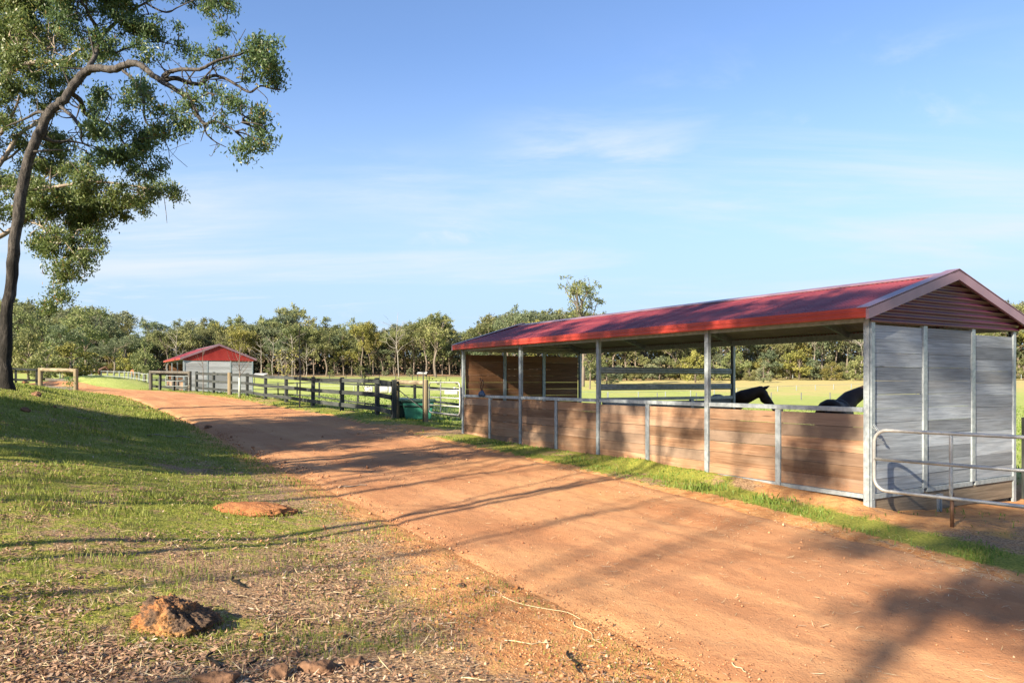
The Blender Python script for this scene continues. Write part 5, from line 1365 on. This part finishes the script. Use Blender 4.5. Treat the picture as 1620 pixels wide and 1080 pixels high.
def k_straw(x, y, rg):
    u, v = to_uv(x, y); l, r = edges(u); e = r - v
    p = fbm(x, y, .9, 81)
    band = (.8 * np.exp(-((e - .30) / .30) ** 2) + .25 * np.exp(-((e - .7) / .6) ** 2)) * np.clip((fbm(x, y, 1.7, 82) - .42) * 4, 0, 1)
    heap = np.exp(-(((u - 9.2) / 1.5) ** 2 + ((e - .3) / .42) ** 2)) + .8 * np.exp(-(((u - 12.2) / 1.6) ** 2 + ((e - .35) / .5) ** 2)) + .8 * np.exp(-(((u - 15) / 1.2) ** 2 + ((e - .4) / .5) ** 2))
    return (v > l) & (v < r + .5) & (rg.random(len(x)) < np.clip(.75 * band + .8 * heap * np.clip((p - .35) * 4, .1, 1), 0.012, 1))
litter('straw', 190000, 3.6, 30, k_straw, .085, .0042, M['straw'], 34, .8, .10, -.6, .86, .006)
def k_gravel(x, y, rg):
    u, v = to_uv(x, y); l, r = edges(u); d = l - v
    p = fbm(x, y, 1.2, 91)
    w = np.where(d > 0, 1.25 * np.exp(-((d - .3) / .8) ** 2) * sst(9, 5, y),   .07 * np.clip((p - .35) * 3, .1, 1) + .45 * np.exp(-((d + .1) / .25) ** 2))
    return (v < r + .2) & (d < 2.6) & (rg.random(len(x)) < w)
def gravel(n, seed):
    rg = np.random.default_rng(seed); x, y = view_samples(n, 3.2, 20, rg, .8, -.5, .86)
    k = k_gravel(x, y, rg); x, y = x[k], y[k]; m = len(x); s = rg.uniform(.0028, .0078, m) * np.where(rg.random(m) < .04, 2.2, 1) * np.clip(y / 6, 1, 2.2)
    z = H0(x, y) + s * .2
    oc = np.array([[1, 0, 0], [0, 1, 0], [-1, 0, 0], [0, -1, 0], [0, 0, 1], [0, 0, -1]], float)
    V = np.stack([x, y, z], 1)[:, None, :] + oc[None] * s[:, None, None] * rg.uniform(.6, 1.25, (m, 6, 1))
    th = rg.uniform(0, 6.28, m)
    f = np.array([[0, 1, 4], [1, 2, 4], [2, 3, 4], [3, 0, 4], [1, 0, 5], [2, 1, 5], [3, 2, 5], [0, 3, 5]])
    Fc = (np.arange(m)[:, None, None] * 6 + f[None]).reshape(-1, 3)
    o = np_mesh('gravel', V.reshape(-1, 3), Fc, M['gravel'], None, np.repeat(rg.random(m), 8)); tag(o, kind='stuff')
M['gravel'] = leafmat('loose_gravel', (.22, .09, .042), (.42, .21, .10), (.46, .31, .19), .0, .9)
gravel(90000, 41)

# ------------------------------------------------------------------ sky, sun, camera
EL = R(27); SD = np.array([-.654, -.756])
w = bpy.data.worlds.new('World'); S.world = w; w.use_nodes = True
nt = w.node_tree; nt.nodes.clear()
sky = nt.nodes.new('ShaderNodeTexSky'); sky.sky_type = 'NISHITA'; sky.sun_disc = False
sky.sun_elevation = EL; sky.sun_rotation = math.atan2(SD[0], SD[1]); sky.air_density = 1.0; sky.dust_density = .6; sky.ozone_density = 2.0
tc = nt.nodes.new('ShaderNodeTexCoord')
sepv = node(nt, 'ShaderNodeSeparateXYZ', {0: tc.outputs['Generated']})
# thin cirrus on a high flat layer: project the direction on to a plane overhead
zc = mth(nt, 'ADD', mth(nt, 'MAXIMUM', sepv.outputs[2], 0.0), .10)
px_ = mth(nt, 'DIVIDE', sepv.outputs[0], zc); py_ = mth(nt, 'DIVIDE', sepv.outputs[1], zc)
cv = node(nt, 'ShaderNodeCombineXYZ', {0: px_, 1: py_, 2: 0.0}).outputs[0]
mp = node(nt, 'ShaderNodeMapping', {'Vector': cv, 'Rotation': (0, 0, R(-38)), 'Scale': (.28, 1.0, 1)})
c1 = noise(nt, mp.outputs[0], .9, 9, .62, .5)
c2 = noise(nt, cv, .35, 3, .5)
cm = mth(nt, 'MULTIPLY', contrast(nt, c1, .43, .70), contrast(nt, c2, .33, .52))
c3 = noise(nt, node(nt, 'ShaderNodeMapping', {'Vector': cv, 'Rotation': (0, 0, R(-25)), 'Scale': (.7, 1.0, 1)}).outputs[0], 1.5, 8, .6, .8)
c4 = noise(nt, cv, .55, 2, .5)
puff = mth(nt, 'MULTIPLY', contrast(nt, c3, .50, .70), contrast(nt, c4, .47, .60))
cm = mth(nt, 'MAXIMUM', cm, mth(nt, 'MULTIPLY', puff, .9))
low = contrast(nt, sepv.outputs[2], .46, .26)
cm = mth(nt, 'MULTIPLY', mth(nt, 'MULTIPLY', cm, low), .95)
hazeband = mth(nt, 'MULTIPLY', contrast(nt, sepv.outputs[2], .42, .03), .94)
col = mixc(nt, 1.0, sky.outputs[0], (.93, 1.01, 1.19), 'MULTIPLY')
col = mixc(nt, hazeband, col, (2.75, 3.75, 5.0))
col = mixc(nt, cm, col, (4.0, 4.45, 4.95))
bg = node(nt, 'ShaderNodeBackground', {'Color': col, 'Strength': .064})
out = nt.nodes.new('ShaderNodeOutputWorld'); nt.links.new(bg.outputs[0], out.inputs[0])

sun = bpy.data.lights.new('sun', 'SUN'); sun.energy = 5.0; sun.angle = R(.55); sun.color = (1.0, .86, .66)
so = bpy.data.objects.new('sun', sun); COL.objects.link(so)
dvec = Vector((-SD[0] * math.cos(EL), -SD[1] * math.cos(EL), -math.sin(EL)))
so.rotation_euler = dvec.to_track_quat('-Z', 'Y').to_euler(); so.location = (-20, -20, 30)

cam = bpy.data.cameras.new('camera'); cam.sensor_width = 36; cam.lens = F_PX / 1620 * 36; cam.shift_y = (HZ - 540) / 1620
cam.clip_start = .05; cam.clip_end = 3000
co = bpy.data.objects.new('camera', cam); COL.objects.link(co); co.location = (0, 0, CAMZ); co.rotation_euler = (R(90), 0, 0)
S.camera = co
S.view_settings.view_transform = 'Standard'; S.view_settings.look = 'None'; S.view_settings.exposure = 1.68; S.view_settings.gamma = 1
S.cycles.max_bounces = 6; S.cycles.transparent_max_bounces = 4
